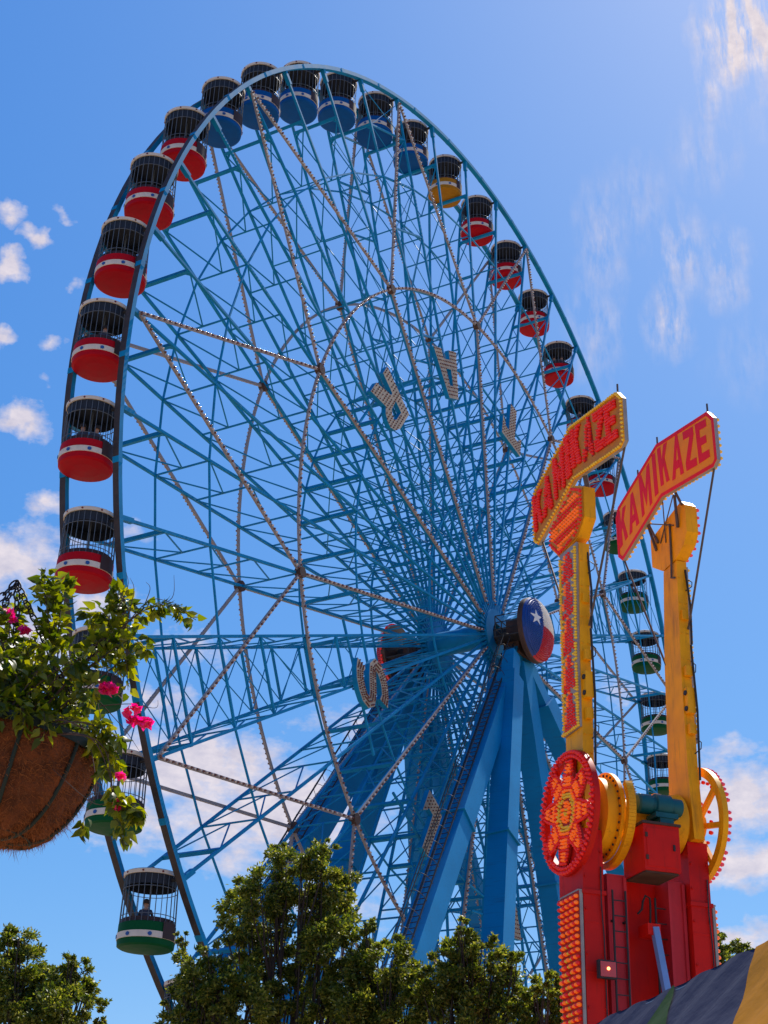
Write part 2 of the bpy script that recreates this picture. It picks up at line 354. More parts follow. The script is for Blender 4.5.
# cable braced bays
b0 = None
for k0 in (7, 18, 29, 40):
    b = MB()
    for s in (1, -1):
        rs = [29.0]+[x+(0.55 if s < 0 else 0) for x in RUNG[:6]]
        for i, r in enumerate(rs):
            if i: b.bar(pol(ka(k0), r, s*sp(r)), pol(ka(k0+1), r, s*sp(r)), 0.09, 0.09, up=(0,0,1))
            if i+1 < len(rs):
                r2 = rs[i+1]
                b.bar(pol(ka(k0), r, s*sp(r)), pol(ka(k0+1), r2, s*sp(r2)), 0.032, 0.032)
                b.bar(pol(ka(k0+1), r, s*sp(r)), pol(ka(k0), r2, s*sp(r2)), 0.032, 0.032)
    b.build('cable_bracing', M['blue'], wheel)
# light channels: an eleven pointed star, a ring and the lit spokes, on both faces
wheel_single = 100
def strip(p, q, s, single=0):
    b = MB(); off = Vector((0, 0, s*0.10)); p = p+off; q = q+off
    b.bar(p, q, 0.12, 0.09, up=(0,0,1))
    o = b.build('light_channel', M['strip'], wheel)
    Ln = (q-p).length; n = int(Ln/0.17)
    pts = [p.lerp(q, (i+.5)/n)+Vector((0,0,s*0.045)) for i in range(n)]
    bulbs(o, pts[0::2], (0,0,s), 0.050, M['bulbbrown'], min(single, len(pts[0::2])))
    bulbs(o, pts[1::2], (0,0,s), 0.050, M['bulbwhite'])
for s in (1, -1):
    for k in range(0, NG, 4):
        tip = pol(ka(k), RR-0.35, s*sp(RR)); inner = [pol(ka(k+d), 18.1, s*sp(18.1)) for d in (2, -2)]
        for q in inner: strip(tip, q, s, 26 if (s > 0 and k in (0, 40)) else 0)
        strip(pol(ka(k+2), 18.1, s*sp(18.1)), pol(ka(k+2), HUBR+.3, s*sp(HUBR+.3)), s)
    b = MB(); s0 = s*(sp(18.1)+0.11)
    pts = []
    for i in range(132):
        a, a2 = ANG0-16.36+i*360/132, ANG0-16.36+(i+1)*360/132; a = R_(a); a2 = R_(a2)
        b.bar(pol(a, 18.1, s0), pol(a2, 18.1, s0), 0.12, 0.09, up=(0,0,1))
        for j in range(4): pts.append(pol(a+(a2-a)*(j+.5)/4, 18.1, s0+s*0.045))
    o = b.build('light_ring', M['strip'], wheel)
    bulbs(o, pts[0::2], (0,0,s), 0.050, M['bulbbrown']); bulbs(o, pts[1::2], (0,0,s), 0.050, M['bulbwhite'])
    b = MB(); b.cyl((0,0,-.14), (0,0,.14), 0.24, 12); nd = None
    for k in range(2, NG, 4):
        p = pol(ka(k), 18.1, s*(sp(18.1)+0.10))
        if nd is None: nd = b.build('ring_node', M['brown'], wheel, p)
        else: link('ring_node', nd.data, wheel, p)
# hub
b = MB()
for s in (1, -1):
    b.lathe([(0.5, s*1.48), (HUBR+.08, s*1.48), (HUBR+.08, s*1.88), (0.5, s*1.88), (0.5, s*1.48)], 44)
    for k in range(NG):
        a = ka(k); b.bar(pol(a, HUBR-.25, s*HUBS), pol(a, HUBR+.55, s*HUBS), 0.13, 0.30, up=(0,0,1))
b.lathe([(0.01, -1.6), (0.62, -1.6), (0.62, 1.6), (0.01, 1.6)], 28)
b.build('hub', M['blue'], wheel)
# letters (tops towards the hub)
def st(poly): return poly
GL = {
 'R': [[(0,0),(.3,0),(.3,1),(0,1)], [(.3,.82),(.3,1),(.62,1),(.86,.93),(.72,.79),(.6,.82)], [(.72,.79),(.86,.93),(1,.8),(1,.66),(.72,.72)], [(.72,.72),(1,.66),(.93,.53),(.8,.46),(.62,.6)], [(.62,.6),(.8,.46),(.56,.42),(.3,.42),(.3,.58)], [(.56,.42),(.8,.46),(1.12,0),(.74,0),(.38,.42)]],
 'A': [[(-.08,0),(.31,0),(.42,.74),(.5,.74),(.5,1),(.27,1)], [(1.08,0),(.69,0),(.58,.74),(.5,.74),(.5,1),(.73,1)], [(.34,.2),(.66,.2),(.63,.40),(.37,.40)]],
 'T': [[(.34,0),(.66,0),(.66,.72),(.34,.72)], [(0,.72),(1,.72),(1,1),(0,1)], [(0,.55),(.14,.66),(.14,.72),(0,.72)], [(1,.55),(.86,.66),(.86,.72),(1,.72)]],
}
def letter(ch, deg, lh=2.65, lw=2.35):
    a = R_(deg); up = Vector((-math.cos(a), -math.sin(a), 0)); rt = Vector((-math.sin(a), math.cos(a), 0)); c = pol(a, 14.1 if ch == 'S' else 13.62, 1.72); lh = 2.3 if ch == 'S' else lh
    fr = lambda x, y, t: c+rt*((x-.5)*lw)+up*((y-.5)*lh)+Vector((0,0,t))
    b = MB(); pts = []
    if ch == 'S':
        path = [(.92,.76),(.82,.86),(.66,.92),(.48,.93),(.3,.88),(.2,.77),(.23,.65),(.36,.57),(.52,.5),(.68,.43),(.79,.33),(.78,.2),(.67,.1),(.5,.07),(.32,.08),(.17,.15),(.08,.26)]
        W = .12; Lf = []; Rt = []
        for i, (x, y) in enumerate(path):
            x0, y0 = path[max(0, i-1)]; x1, y1 = path[min(len(path)-1, i+1)]; dx, dy = x1-x0, y1-y0; l = math.hypot(dx, dy)
            ww = W*(1.25 if i in (0, len(path)-1) else 1); Lf.append((x-dy/l*ww, y+dx/l*ww)); Rt.append((x+dy/l*ww, y-dx/l*ww))
            x2, y2 = path[min(len(path)-1, i+1)]
            for u_ in (0, .25, .5, .75):
                for q in (-.66, 0, .66): pts.append(fr(x+(x2-x)*u_-dy/l*W*q, y+(y2-y)*u_+dx/l*W*q, .16))
        for i in range(len(path)-1): b.prism([Lf[i], Lf[i+1], Rt[i+1], Rt[i]], fr, -.08, .16, 0, 1)
    else:
        polys = GL[ch]
        for P in polys: b.prism(P, fr, -.08, .16, 0, 1)
        def inside(P, x, y):
            c_ = False; n = len(P)
            for i in range(n):
                (x1, y1), (x2, y2) = P[i], P[i-1]
                if (y1 > y) != (y2 > y) and x < (x2-x1)*(y-y1)/(y2-y1)+x1: c_ = not c_
            return c_
        gx = .085
        for i in range(-2, 14):
            for j in range(0, 14):
                x, y = i*gx+.045, j*.075+.03
                if any(inside(P, x, y) for P in polys): pts.append(fr(x, y, .16))
    for q in (.15, .5, .85):
        b.bar(fr(.5, q, -.02), fr(.5, q, -.4), .08, .08, mi=1)
    b.bar(fr(-.75, .30, -.30), fr(1.75, .30, -.30), .09, .09, mi=1)
    o = b.build('letter', [M['letter'], M['blue']], wheel)
    tag(o, 'beige letter '+ch+' dotted with dark lamps')
    bulbs(o, pts, (0,0,1), 0.040, M['bulbbrown'])
for ch, dg in (('S', 210), ('R', 146.7), ('A', 113.8), ('T', 81), ('T', 241), ('S', 48), ('A', 274), ('R', 307)): letter(ch, dg)

# ------------------------------------------------------------------ supporting legs
HZ = 0.2
stand = empty('wheel_support', 'blue box-section legs and axle carrying the wheel, with round flag disc', 'support frame', frame(HV, ZV, NV, Vector((WC.x, WC.y, 0))))
# local axes: X along the wheel, Y up, Z towards the near side
LEGS = [(1,-23.4,3.0,1),(1,-12.4,4.0,1),(1,7.2,1.2,1),(1,27.0,6.0,1),(-1,-21.4,-3.0,1),(-1,-11.7,-3.0,1),(-1,24.0,-1.0,1),(-1,10.0,-3.0,1)]
def obar(b, p, q, w_, h_, up, mi=0): b.bar(p, q, w_, h_, up=up, mi=mi)
for s, d, e, _ in LEGS:
    top = Vector((-1.3 if d == -12.4 else 0.0, WC.z-0.9, s*2.95+(.35 if d == -12.4 else 0))); foot = Vector((d, 0, s*2.95+e))
    b = MB(); dirv = (foot-top).normalized(); Ln = (foot-top).length
    up = Vector((0,0,1)) if s*1 else None
    p1 = top+dirv*1.6
    sl = {-12.4: 2.7, -23.4: 3.2, 7.2: 0.9, 27.0: 3.2}.get(d, 2.0)
    b.bar(top+dirv*(1.2 if d == -12.4 else 0), top+dirv*(sl+.6), 0.74, 0.62, up=(0,0,1))
    b.bar(top+dirv*sl, foot, 1.08, 0.95, up=(0,0,1))
    o = b.build('leg', M['leg'], stand)
    for q in (0.36, 0.70):
        b = MB(); c = top+dirv*(Ln*q); b.bar(c-dirv*.05, c+dirv*.05, 1.26, 1.14, up=(0,0,1)); b.build('leg_collar', M['leg'], o)
WC_ = WC.copy(); WC = WC-Vector((0, 0, HZ))
# axle, bearing housings, platform, cap plates
b = MB()
b.lathe([(0.01,-3.9),(0.42,-3.9),(0.42,3.9),(0.01,3.9)], 24, org=(0, WC.z, 0)); b.build('axle', M['dark'], stand)
for s in (1, -1):
    b = MB(); z0 = s*2.95
    b.box((-0.65, WC.z-1.25, z0-.42), (0.65, WC.z-.50, z0+.42)); b.box((-0.5, WC.z-.5, z0-.36), (0.5, WC.z+.55, z0+.36))
    b.box((-0.8, WC.z-1.35, z0-.5), (0.8, WC.z-1.25, z0+.5))
    b.build('bearing_housing', M['brown'], stand)
    b = MB(); y0 = WC.z-0.62
    b.box((-1.5, y0-.06, s*2.4 if s>0 else -4.0), (1.5, y0, 4.0 if s > 0 else -2.4))
    b.build('platform', M['dark'], stand)
    b = MB()
    zo = s*2.45; zi = s*3.95
    for x in (-1.45, -0.72, 0, 0.72, 1.45):
        for zz in (zo, zi):
            if abs(x) < 0.5 and zz == zo: continue
            b.bar((x, y0, zz), (x, y0+1.1, zz), .045)
    for hgt in (.38, .74, 1.1):
        for zz in (zo, zi): b.bar((-1.45, y0+hgt, zz), (1.45, y0+hgt, zz), .04, up=(0,0,1))
        for x in (-1.45, 1.45): b.bar((x, y0+hgt, zo), (x, y0+hgt, zi), .04)
    b.build('railing', M['dark'], stand)
# caged ladder down the near left leg
def ladder(s, d, e, zoff):
    top = Vector((0.0, WC.z-0.9, s*2.95)); foot = Vector((d, 0, s*2.95+e)); dv = (foot-top).normalized(); Ln = (foot-top).length
    side = dv.cross(Vector((0,0,1))).normalized()
    if side.y < 0: side = -side
    nrm = side          # above the leg's upper face
    lat = dv.cross(nrm).normalized()
    b = MB(); o = nrm*0.72
    for q in (-.22, .22): b.bar(top+o+lat*q+dv*0.5, foot+o+lat*q-dv*3, .05)
    n = int(Ln/0.34)
    for i in range(2, n-8): b.bar(top+o+lat*-.22+dv*(i*.34), top+o+lat*.22+dv*(i*.34), .03)
    for i in range(2, n-14, 3):
        c = top+o+dv*(i*.34); arc = [c+lat*(.38*math.cos(t))+nrm*(.1+.62*math.sin(t)) for t in [PI*j/8 for j in range(9)]]
        b.tube(arc, .013, 4, caps=False)
    for t in (.25, .5, .75): b.bar(top+o+dv*.8+lat*(.38*math.cos(PI*t))+nrm*(.1+.62*math.sin(PI*t)), foot+o-dv*6+lat*(.38*math.cos(PI*t))+nrm*(.1+.62*math.sin(PI*t)), .03)
    b.build('caged_ladder', M['dark'], stand)
ladder(1, -23.4, 3.0, 0); ladder(-1, -21.4, -3.0, 0)
# flag disc: shallow dome studded with lamps (near), and the back of its twin on the far side
def disc(s):
    Rd = 1.62; z0 = s*3.78; th = 0.62; nr, na = 22, 84
    def zz(r): return z0+s*(0.22+th*math.sqrt(max(0, 1-(r/Rd)**2)))
    b = MB()
    def mi_at(x, y):
        x = x*s
        if x < -0.42: return 0
        return 1 if y > -0.02 else 2
    # columns and rows so the stripes have clean edges
    xs = sorted(set([round(-Rd+i*2*Rd/44, 4) for i in range(45)]+[-0.42*s])); 
    for i in range(len(xs)-1):
        xa, xb = xs[i], xs[i+1]; ya, yb = math.sqrt(max(0, Rd*Rd-xa*xa)), math.sqrt(max(0, Rd*Rd-xb*xb))
        for (l0, l1, u0, u1, key) in ((-ya, -yb, -0.02, -0.02, -1), (-0.02, -0.02, ya, yb, 1)):
            if key < 0 and (-ya > -.02 or -yb > -.02): l0 = min(l0, -.02); l1 = min(l1, -.02)
            if key > 0: u0 = max(u0, -.02); u1 = max(u1, -.02)
            m_ = 12
            for j in range(m_):
                t0, t1 = j/m_, (j+1)/m_
                q = [(xa, l0+(u0-l0)*t0), (xb, l1+(u1-l1)*t0), (xb, l1+(u1-l1)*t1), (xa, l0+(u0-l0)*t1)]
                b.add([(x, WC.z+y, zz(math.hypot(x, y))) for x, y in q], [(0,1,2,3)], mi_at((xa+xb)/2, -.5 if key < 0 else .5), True)
    b.lathe([(Rd, 0), (Rd+.05, -s*.05), (Rd+.05, -s*.25), (0.4, -s*.32)], 64, mi=3, org=(0, WC.z, z0+s*.22))
    o = b.build('flag_disc', [M['flagblue'], M['flagwhite'], M['flagred'], M['brown']], stand)
    if s > 0: tag(o, 'round lamp-studded disc with blue, white and red fields and a white star')
    # five pointed star, proud of the disc
    st_ = MB(); cxs, cys = -0.98*s, 0.22; P = []
    for k in range(10):
        r = .44 if k % 2 == 0 else .17; a = PI/2+k*PI/5; P.append((cxs+r*math.cos(a), cys+r*math.sin(a)))
    for k in range(10):
        tri = [(cxs, cys), P[k], P[(k+1) % 10]]
        st_.add([(x, WC.z+y, zz(math.hypot(x, y))+s*.03) for x, y in tri], [(0,1,2)])
    st_.build('star', M['flagwhite'], o)
    ptsb = {0: [], 1: [], 2: []}
    for i in range(1, 19):
        r = Rd*i/18.5; n = max(6, int(2*PI*r/0.105))
        for k in range(n):
            a = 2*PI*k/n; x, y = r*math.cos(a), r*math.sin(a)
            if math.hypot(x-cxs, y-cys) < .40: continue
            ptsb[mi_at(x, y)].append((x, WC.z+y, zz(r)))
    for key, mm, sg in ((0, 'flagblue', 34), (1, 'flagwhite', 33), (2, 'flagred', 33)):
        bulbs(o, ptsb[key], (0,0,s), 0.038, M[mm], sg if s > 0 else 0, 1.0)
    rim = [(1.69*math.cos(2*PI*k/60), WC.z+1.69*math.sin(2*PI*k/60), z0+s*.1) for k in range(60)]
    if s < 0: bulbs(o, rim, (0,0,s), 0.07, M['bred'])
disc(1); disc(-1)
WC = WC_

# ================================================================== GONDOLAS
def make_gondola(colr):
    root = empty('gondola', 'x', 'gondola', group='gondolas hanging from the big wheel')
    cm = M[colr]
    b = MB(); b.lathe([(0.01, -0.05), (0.45, -0.035), (0.80, 0.0), (0.885, 0.05), (0.90, 0.24)], 40)
    b.lathe([(0.90, 0.46), (0.895, 0.76), (0.86, 0.78), (0.85, 0.49)], 40)
    b.lathe([(0.82, 0.20), (0.02, 0.16)], 40)
    tub = b.build('tub', cm, root)
    b = MB(); b.lathe([(0.90, 0.24), (0.918, 0.245), (0.918, 0.455), (0.90, 0.46)], 40); b.lathe([(0.87, .24), (.87, .46)], 40)
    band = b.build('white_band', M['white'], tub)
    for k in range(8):
        if k == 0: continue
        a = R_(45*k); c = Vector((.918*math.cos(a), .918*math.sin(a), .345)); d = Vector((math.cos(a), math.sin(a), 0)); b = MB(); b.cyl(c-d*.01, c+d*.02, .066, 12)
        b.build('porthole', M['port'], tub)
    # doorway panel in the near side, dark mesh gate
    b = MB(); n = 8; a0 = R_(-19)
    for i in range(n):
        t0, t1 = a0+R_(38)*i/n, a0+R_(38)*(i+1)/n
        P = [(.928*math.cos(t), .928*math.sin(t)) for t in (t0, t1)]
        b.add([(P[0][0],P[0][1],.24),(P[1][0],P[1][1],.24),(P[1][0],P[1][1],.80),(P[0][0],P[0][1],.80)], [(0,1,2,3)])
    b.build('gate', M['bench'], root)
    b = MB(); b.lathe([(.80, .52), (.42, .55), (.42, .48), (.80, .46)], 30); b.lathe([(.845, .6), (.835, .93), (.80, .93), (.81, .56)], 30); b.lathe([(.80,.56),(.80,.46)],30)
    b.build('bench', M['bench'], root)
    b = MB(); nb = 28
    for k in range(nb):
        a = 2*PI*k/nb; b.bar((.875*math.cos(a), .875*math.sin(a), .74), (.848*math.cos(a), .848*math.sin(a), 2.36), .018, .018, up=(math.cos(a), math.sin(a), 0))
    for z_, r in ((1.02, .872), (1.95, .858)):
        b.tube([(r*math.cos(2*PI*k/40), r*math.sin(2*PI*k/40), z_) for k in range(40)], .014, 4, closed=True)
    b.cyl((0,0,.16), (0,0,2.4), .03, 8)
    b.build('cage', M['cage'], root)
    b = MB(); b.lathe([(0.84, 2.38), (0.89, 2.38), (0.90, 2.50), (0.84, 2.54), (0.84, 2.38)], 40, mi=0)
    b.lathe([(0.84, 2.42), (0.4, 2.50), (0.01, 2.53)], 40, mi=1); b.lathe([(0.85, 2.535), (0.4, 2.60), (0.01, 2.62)], 40, mi=1)
    b.lathe([(0.835, 2.40), (0.80, 2.06), (0.79, 2.06), (0.80, 2.40)], 40, mi=1); b.lathe([(0.79, 2.062), (0.80, 2.062), (0.80, 2.045), (0.79, 2.045), (0.79, 2.062)], 40, mi=1)
    for k in range(9):
        a = R_(10+40*k); c = Vector((.897*math.cos(a), .897*math.sin(a), 2.44)); d = Vector((math.cos(a), math.sin(a), 0)); b.cyl(c-d*.01, c+d*.015, .034, 8, mi=2)
    b.cyl((0,0,2.6), (0,0,2.78), .06, 8, mi=2)
    b.build('roof', [M['white'], M['roofdark'], M['stud']], root)
    for s in (1, -1):
        b = MB(); b.cyl((s*.76, 0, 2.25), (s*1.12, 0, 2.25), .07, 10); b.build('pivot', M['dark'], root)
    root.scale = (1.08, 1.08, 1.0)
    return root
GKIND = {}
ORD = ['first', 'second', 'third', 'fourth', 'fifth', 'sixth']
glabel = {}
for i, k in enumerate((9,8,7,6,5,4)): glabel[k] = ('gblue', f'blue-bottomed gondola, {ORD[i]} to the left of the yellow one' if i else 'blue-bottomed gondola hanging next to the yellow one, on its left')
glabel[10] = ('yellow', 'ochre yellow-bottomed gondola, the only yellow one on the wheel')
for i, k in enumerate((11,12,13,14,15,16)): glabel[k] = ('red', f'red-bottomed gondola right of the wheel top, {ORD[i]} below the yellow one')
for i, k in enumerate((17,18,19,20,21,22)): glabel[k] = ('green', f'green-bottomed gondola behind the swing ride, {ORD[i]} below the red ones')
for i, k in enumerate((3,2,1,0,43,42)): glabel[k] = ('red', f'red-bottomed gondola on the left side, {ORD[i]} down from the blue ones' if i < 5 else 'red-bottomed gondola hanging just above the flowering hanging plant')
glabel[41] = ('green', 'green-bottomed gondola half hidden by the leaves of the hanging plant')
glabel[40] = ('green', 'green-bottomed gondola seen beside the brown hanging basket')
glabel[39] = ('green', 'green-bottomed gondola hanging free in open sky above the tree, one rider inside')
glabel[38] = ('green', 'dark gondola lowest on the left, half hidden behind the tree')
def tree_copy(o, parent=None):
    c = o.copy(); col.objects.link(c)
    if parent: c.parent = parent
    for ch in list(o.children): tree_copy(ch, c)
    return c
gyaw = math.atan2(NV.y, NV.x)
GPOS = {}
for k, (colr, lb) in glabel.items():
    if colr not in GKIND: GKIND[colr] = make_gondola(colr); o = GKIND[colr]
    else: o = tree_copy(GKIND[colr])
    p = WC+HV*(29.3*math.cos(ka(k)))+ZV*(29.3*math.sin(ka(k)))-NV*0.10
    o.location = (p.x, p.y, p.z-2.25); o.rotation_euler.z = gyaw+random.uniform(-.02, .02); o['label'] = lb; GPOS[k] = o.location.copy()

# ------------------------------------------------------------------ riders (seated)
def make_person():
    J = {'pel': (0,0,.12,.15), 'wst': (0,0.02,.30,.135), 'chs': (0,0.0,.48,.155), 'nek': (0,0.01,.64,.055), 'hd1': (0,-.01,.72,.085), 'hd2': (0,-.01,.83,.095), 'hd3': (0,0,.89,.06)}
    E = [('pel','wst'),('wst','chs'),('chs','nek'),('nek','hd1'),('hd1','hd2'),('hd2','hd3')]
    for s, t in ((-1,'l'),(1,'r')):
        J.update({t+'sh': (s*.18,0,.57,.065), t+'el': (s*.25,-.08,.34,.045), t+'wr': (s*.18,-.30,.24,.032), t+'ha': (s*.15,-.38,.22,.038),
                  t+'hp': (s*.10,-.03,.10,.10), t+'kn': (s*.13,-.44,.10,.062), t+'an': (s*.13,-.44,-.30,.042), t+'ft': (s*.13,-.58,-.34,.04)})
        E += [('chs',t+'sh'),(t+'sh',t+'el'),(t+'el',t+'wr'),(t+'wr',t+'ha'),('pel',t+'hp'),(t+'hp',t+'kn'),(t+'kn',t+'an'),(t+'an',t+'ft')]
    ks = list(J); me = bpy.data.meshes.new('tmp'); me.from_pydata([J[k][:3] for k in ks], [(ks.index(a), ks.index(b)) for a, b in E], [])
    o = bpy.data.objects.new('tmp', me); col.objects.link(o)
    sk = o.modifiers.new('skin', 'SKIN'); sk.use_smooth_shade = True
    for i, k in enumerate(ks): me.skin_vertices[0].data[i].radius = (J[k][3], J[k][3])
    me.skin_vertices[0].data[0].use_root = True
    sb = o.modifiers.new('sub', 'SUBSURF'); sb.levels = 1; sb.render_levels = 1
    dg = bpy.context.evaluated_depsgraph_get(); ev = bpy.data.meshes.new_from_object(o.evaluated_get(dg)); bpy.data.objects.remove(o)
    ev.materials.clear(); ev.materials.append(M['skin']); ev.materials.append(M['shirt'])
    for p in ev.polygons:
        c = p.center; p.use_smooth = True
        p.material_index = 1 if (c.z < .62 and not (abs(c.x) > .1 and c.y < -.2 and c.z > .17)) else 0
    return ev
pm = make_person()
hb = MB(); hb.lathe([(.103,.80),(.110,.86),(.10,.92),(.06,.965),(.005,.98)], 14, org=(0,.015,0))
hairme = None
RIDERS = [(39, 268, 'rider in a dark top in the green gondola hanging free above the tree'),
          (43, 255, 'left one of two riders in the red gondola second above the hanging plant'),
          (43, 305, 'right one of two riders in the red gondola second above the hanging plant'),
          (0, 290, 'rider in dark clothes seated in the red gondola fourth down from the blue ones'),
          (15, 255, 'rider in the red gondola right behind the top of the left bulb sign'),
          (14, 235, 'left one of two riders in the red gondola just above the left bulb sign'),
          (14, 285, 'right one of two riders in the red gondola just above the left bulb sign'),
          (18, 250, 'rider seated in the green gondola between the two yellow arms'),
          (13, 270, 'rider in the red gondola crossed by a string of lamps, third below the yellow one')]
for i, (k, dg_, lb) in enumerate(RIDERS):
    r = link('person', pm); a = R_(dg_); p = GPOS[k]+Vector((.58*math.cos(a), .58*math.sin(a), .58)); r.location = p
    r.rotation_euler.z = a-PI/2; tag(r, lb, 'person', 'riders in the gondolas')
    if hairme is None: h_ = hb.build('hair', M['hair'], r); hairme = h_.data
    else: link('hair', hairme, r)

# ================================================================== SWING RIDE (tower, two arms)
BE = R_(18); E1 = Vector((math.cos(BE), math.sin(BE), 0)); E2 = Vector((-math.sin(BE), math.cos(BE), 0)); KO = Vector((3.986, 30.0, 0))
KM = frame(E1, E2, ZV, KO); PZ = 10.78; PV = 0.05
# --- tower. local axes: X across (u), Y away (v), Z up
tower = empty('ride_tower', 'red steel tower of the swing ride with twin columns, cabinet and yellow axle', 'ride tower', KM)
for u0, u1, s in ((0.0, 0.45, -1), (2.36, 2.81, 1)):
    b = MB(); b.box((u0, -.42, 0.15), (u1, .66, 10.35))
    b.box((u0-.03, -.46, 9.05), (u1+.03, .70, 9.13))
    for zz in (1.2, 4.4): b.box((u0-.02, -.45, zz), (u1+.02, .69, zz+.06))
    b.box((u0-.25, -.7, 0), (u1+.25, .95, .15))
    o = b.build('column', M['rr'], tower)
    b = MB(); b.cyl((0,0,0), (0,-.03,0), .025, 6); bo = None
    for zz in (6.0, 6.9, 7.9, 8.75, 9.4, 9.9):
        for uu in (u0+.05, u1-.05):
            if bo is None: bo = b.build('bolt', M['rr'], o, (uu, -.42, zz))
            else: link('bolt', bo.data, o, (uu, -.42, zz))
    for zz in (5.6, 6.55, 7.55, 8.5):
        b = MB(); b.box((u0+.01, -.428, zz), (u1-.01, -.42, zz+.03)); b.build('weld_seam', M['rr'], o)
    b = MB(); b.tube([(u0+.40, -.44, 5.0), (u0+.40, -.45, 8.2), (u0+.36, -.46, 8.9), (u0+.38, -.45, 9.6)], .014, 5); b.build('cable', M['dark'], o)
    # lamp panel on the outer face
    x = u0-.03 if s < 0 else u1+.03
    b = MB(); b.box((min(x, x+s*.06), -.40, 5.2), (max(x, x+s*.06), .46, 9.1))
    pnl = b.build('lamp_panel', M['plate'], tower)
    b = MB()
    for v in (-.41, .47): b.box((x+s*.02-.03, v-.02, 5.18), (x+s*.02+.03, v+.02, 9.12))
    for zz in (5.18, 9.10): b.box((x+s*.02-.05, -.39, zz), (x+s*.02+.07, .45, zz+.03))
    b.build('panel_trim', M['grey'], pnl)
    red, yel = [], []
    for j in range(30):
        for i in range(8):
            v = -.35+i*.108; zz = 9.0-j*.128
            tgt = yel if (i in (3, 4, 5) and 6 < j < 20 and (j+i) % 2 == 0) else red
            tgt.append((x+s*.06, v, zz))
    bulbs(pnl, red[0::2], (s,0,0), .043, M['bor'], 40 if s < 0 else 0, 1.5); bulbs(pnl, red[1::2], (s,0,0), .043, M['bred'], 0, 1.5)
    bulbs(pnl, yel, (s,0,0), .036, M['bye'])
# central body
b = MB(); b.box((.62, .30, 0.15), (2.30, .62, 9.62)); b.build('back_wall', M['rr'], tower)
for (ua, ub, va) in ((.60, 1.02, -.22), (1.95, 2.32, -.22)):
    b = MB(); b.box((ua, va, 0.15), (ub, .30-.003, 9.55)); b.box((ua-.003, va-.05, 0.15), (ua+.06, va, 9.5)); b.box((ub-.06, va-.05, .15), (ub+.003, va, 9.5))
    b.build('channel_post', M['rpink'], tower)
for uc, vv in ((.80, -.36), (1.86, -.12)):
    b = MB()
    for q in (-.14, .14): b.bar((uc+q, vv, .3), (uc+q, vv, 9.2), .032)
    for i in range(29): b.bar((uc-.14, vv, .6+i*.3), (uc+.14, vv, .6+i*.3), .020)
    for zz in (2, 5, 8.6): b.bar((uc-.14, vv, zz), (uc-.14, vv+.2, zz), .04); b.bar((uc+.14, vv, zz), (uc+.14, vv+.2, zz), .04)
    b.build('ladder', M['dark'], tower)
# cabinet
b = MB(); b.box((1.07, -1.0, 9.50), (1.86, -.1, 10.42), 0); b.box((1.04, -1.04, 10.42), (1.89, -.08, 10.47), 1); b.box((1.10, -.96, 9.46), (1.82, -.12, 9.50), 1)
cab = b.build('cabinet', [M['rr'], M['brown']], tower)
b = MB(); b.box((1.13, -1.012, 9.58), (1.80, -1.0, 10.34)); b.build('cabinet_door', M['rr'], cab)
for zz in (9.7, 10.15): b = MB(); b.box((1.10, -1.025, zz), (1.15, -1.0, zz+.09)); b.build('hinge', M['brown'], cab)
b = MB(); b.box((1.70, -1.04, 9.92), (1.74, -1.012, 10.04)); b.build('handle', M['dark'], cab)
b = MB(); b.box((1.04, -.42, 10.15), (1.07, -.30, 10.28)); b.build('cabinet_lock', M['dark'], tower)
# axle, flanges and motor
b = MB()
b.lathe([(.01,.46),(.78,.46),(.78,.72),(.62,.80),(.46,.95),(.42,1.1),(.42,1.8),(.46,1.95),(.58,2.02),(.66,2.34),(.01,2.34)], 40, axis='x', org=(0, PV, PZ))
b.build('axle_drum', M['ry'], tower)
for u0, u1, rr in ((.70, .79, .90), (1.86, 1.94, .62)):
    b = MB(); b.lathe([(.5, u0), (rr, u0), (rr, u1), (.5, u1)], 48, axis='x', org=(0, PV, PZ)); fl = b.build('flange', M['ry'], tower)
    b = MB(); b.cyl((-.02,0,0), (.02,0,0), .024, 6); bo = None
    for k in range(32):
        a = 2*PI*k/32; c = Vector((u0-.005, PV+(rr-.07)*math.cos(a), PZ+(rr-.07)*math.sin(a)))
        if bo is None: bo = b.build('bolt', M['dark'], fl, c)
        else: link('bolt', bo.data, fl, c)
# curved yellow bracket in front of the left flange
b = MB(); arc = []
for i in range(43):
    t = R_(150+i*4); arc.append((.86, PV-.0+1.0*math.cos(t), PZ+.98*math.sin(t)))
for i in range(42):
    b.bar(arc[i], arc[i+1], .12, .16, up=(1,0,0))
b.build('brake_band', M['ry'], tower)
b = MB()
b.lathe([(.01,1.12),(.16,1.12),(.20,1.16),(.20,1.42),(.17,1.44),(.17,1.50),(.23,1.52),(.23,1.84),(.18,1.87),(.18,2.1),(.01,2.1)], 24, axis='x', org=(0, -.66, 10.93))
b.box((1.45, -.86, 10.64), (1.95, -.44, 10.74)); b.box((1.55,-.84,10.47), (1.85,-.49,10.64))
b.build('drive_motor', M['teal'], tower)
b = MB(); b.bar((1.55, -.36, 8.55), (1.80, -.62, 6.0), .13); b.build('hydraulic_cylinder', M['chrome'], tower)
b = MB(); b.box((1.38, -.40, 8.40), (1.66, .0, 8.62)); b.build('cylinder_bracket', M['rr'], tower)
b = MB(); b.tube([(1.62,-.05,8.62),(1.62,-.10,9.0),(1.60,-.13,9.18),(1.50,-.14,9.22),(1.44,-.13,9.10),(1.42,-.12,8.95),(1.33,-.1,8.85)], .022, 6); b.build('hose', M['dark'], tower)
b = MB(); b.box((.16, -.66, 7.42), (.54, -.56, 7.76), 0); b.box((.19, -.675, 7.45), (.51, -.66, 7.73), 1); b.bar((.35,-.56,7.6), (.30,-.42,7.6), .06, mi=0)
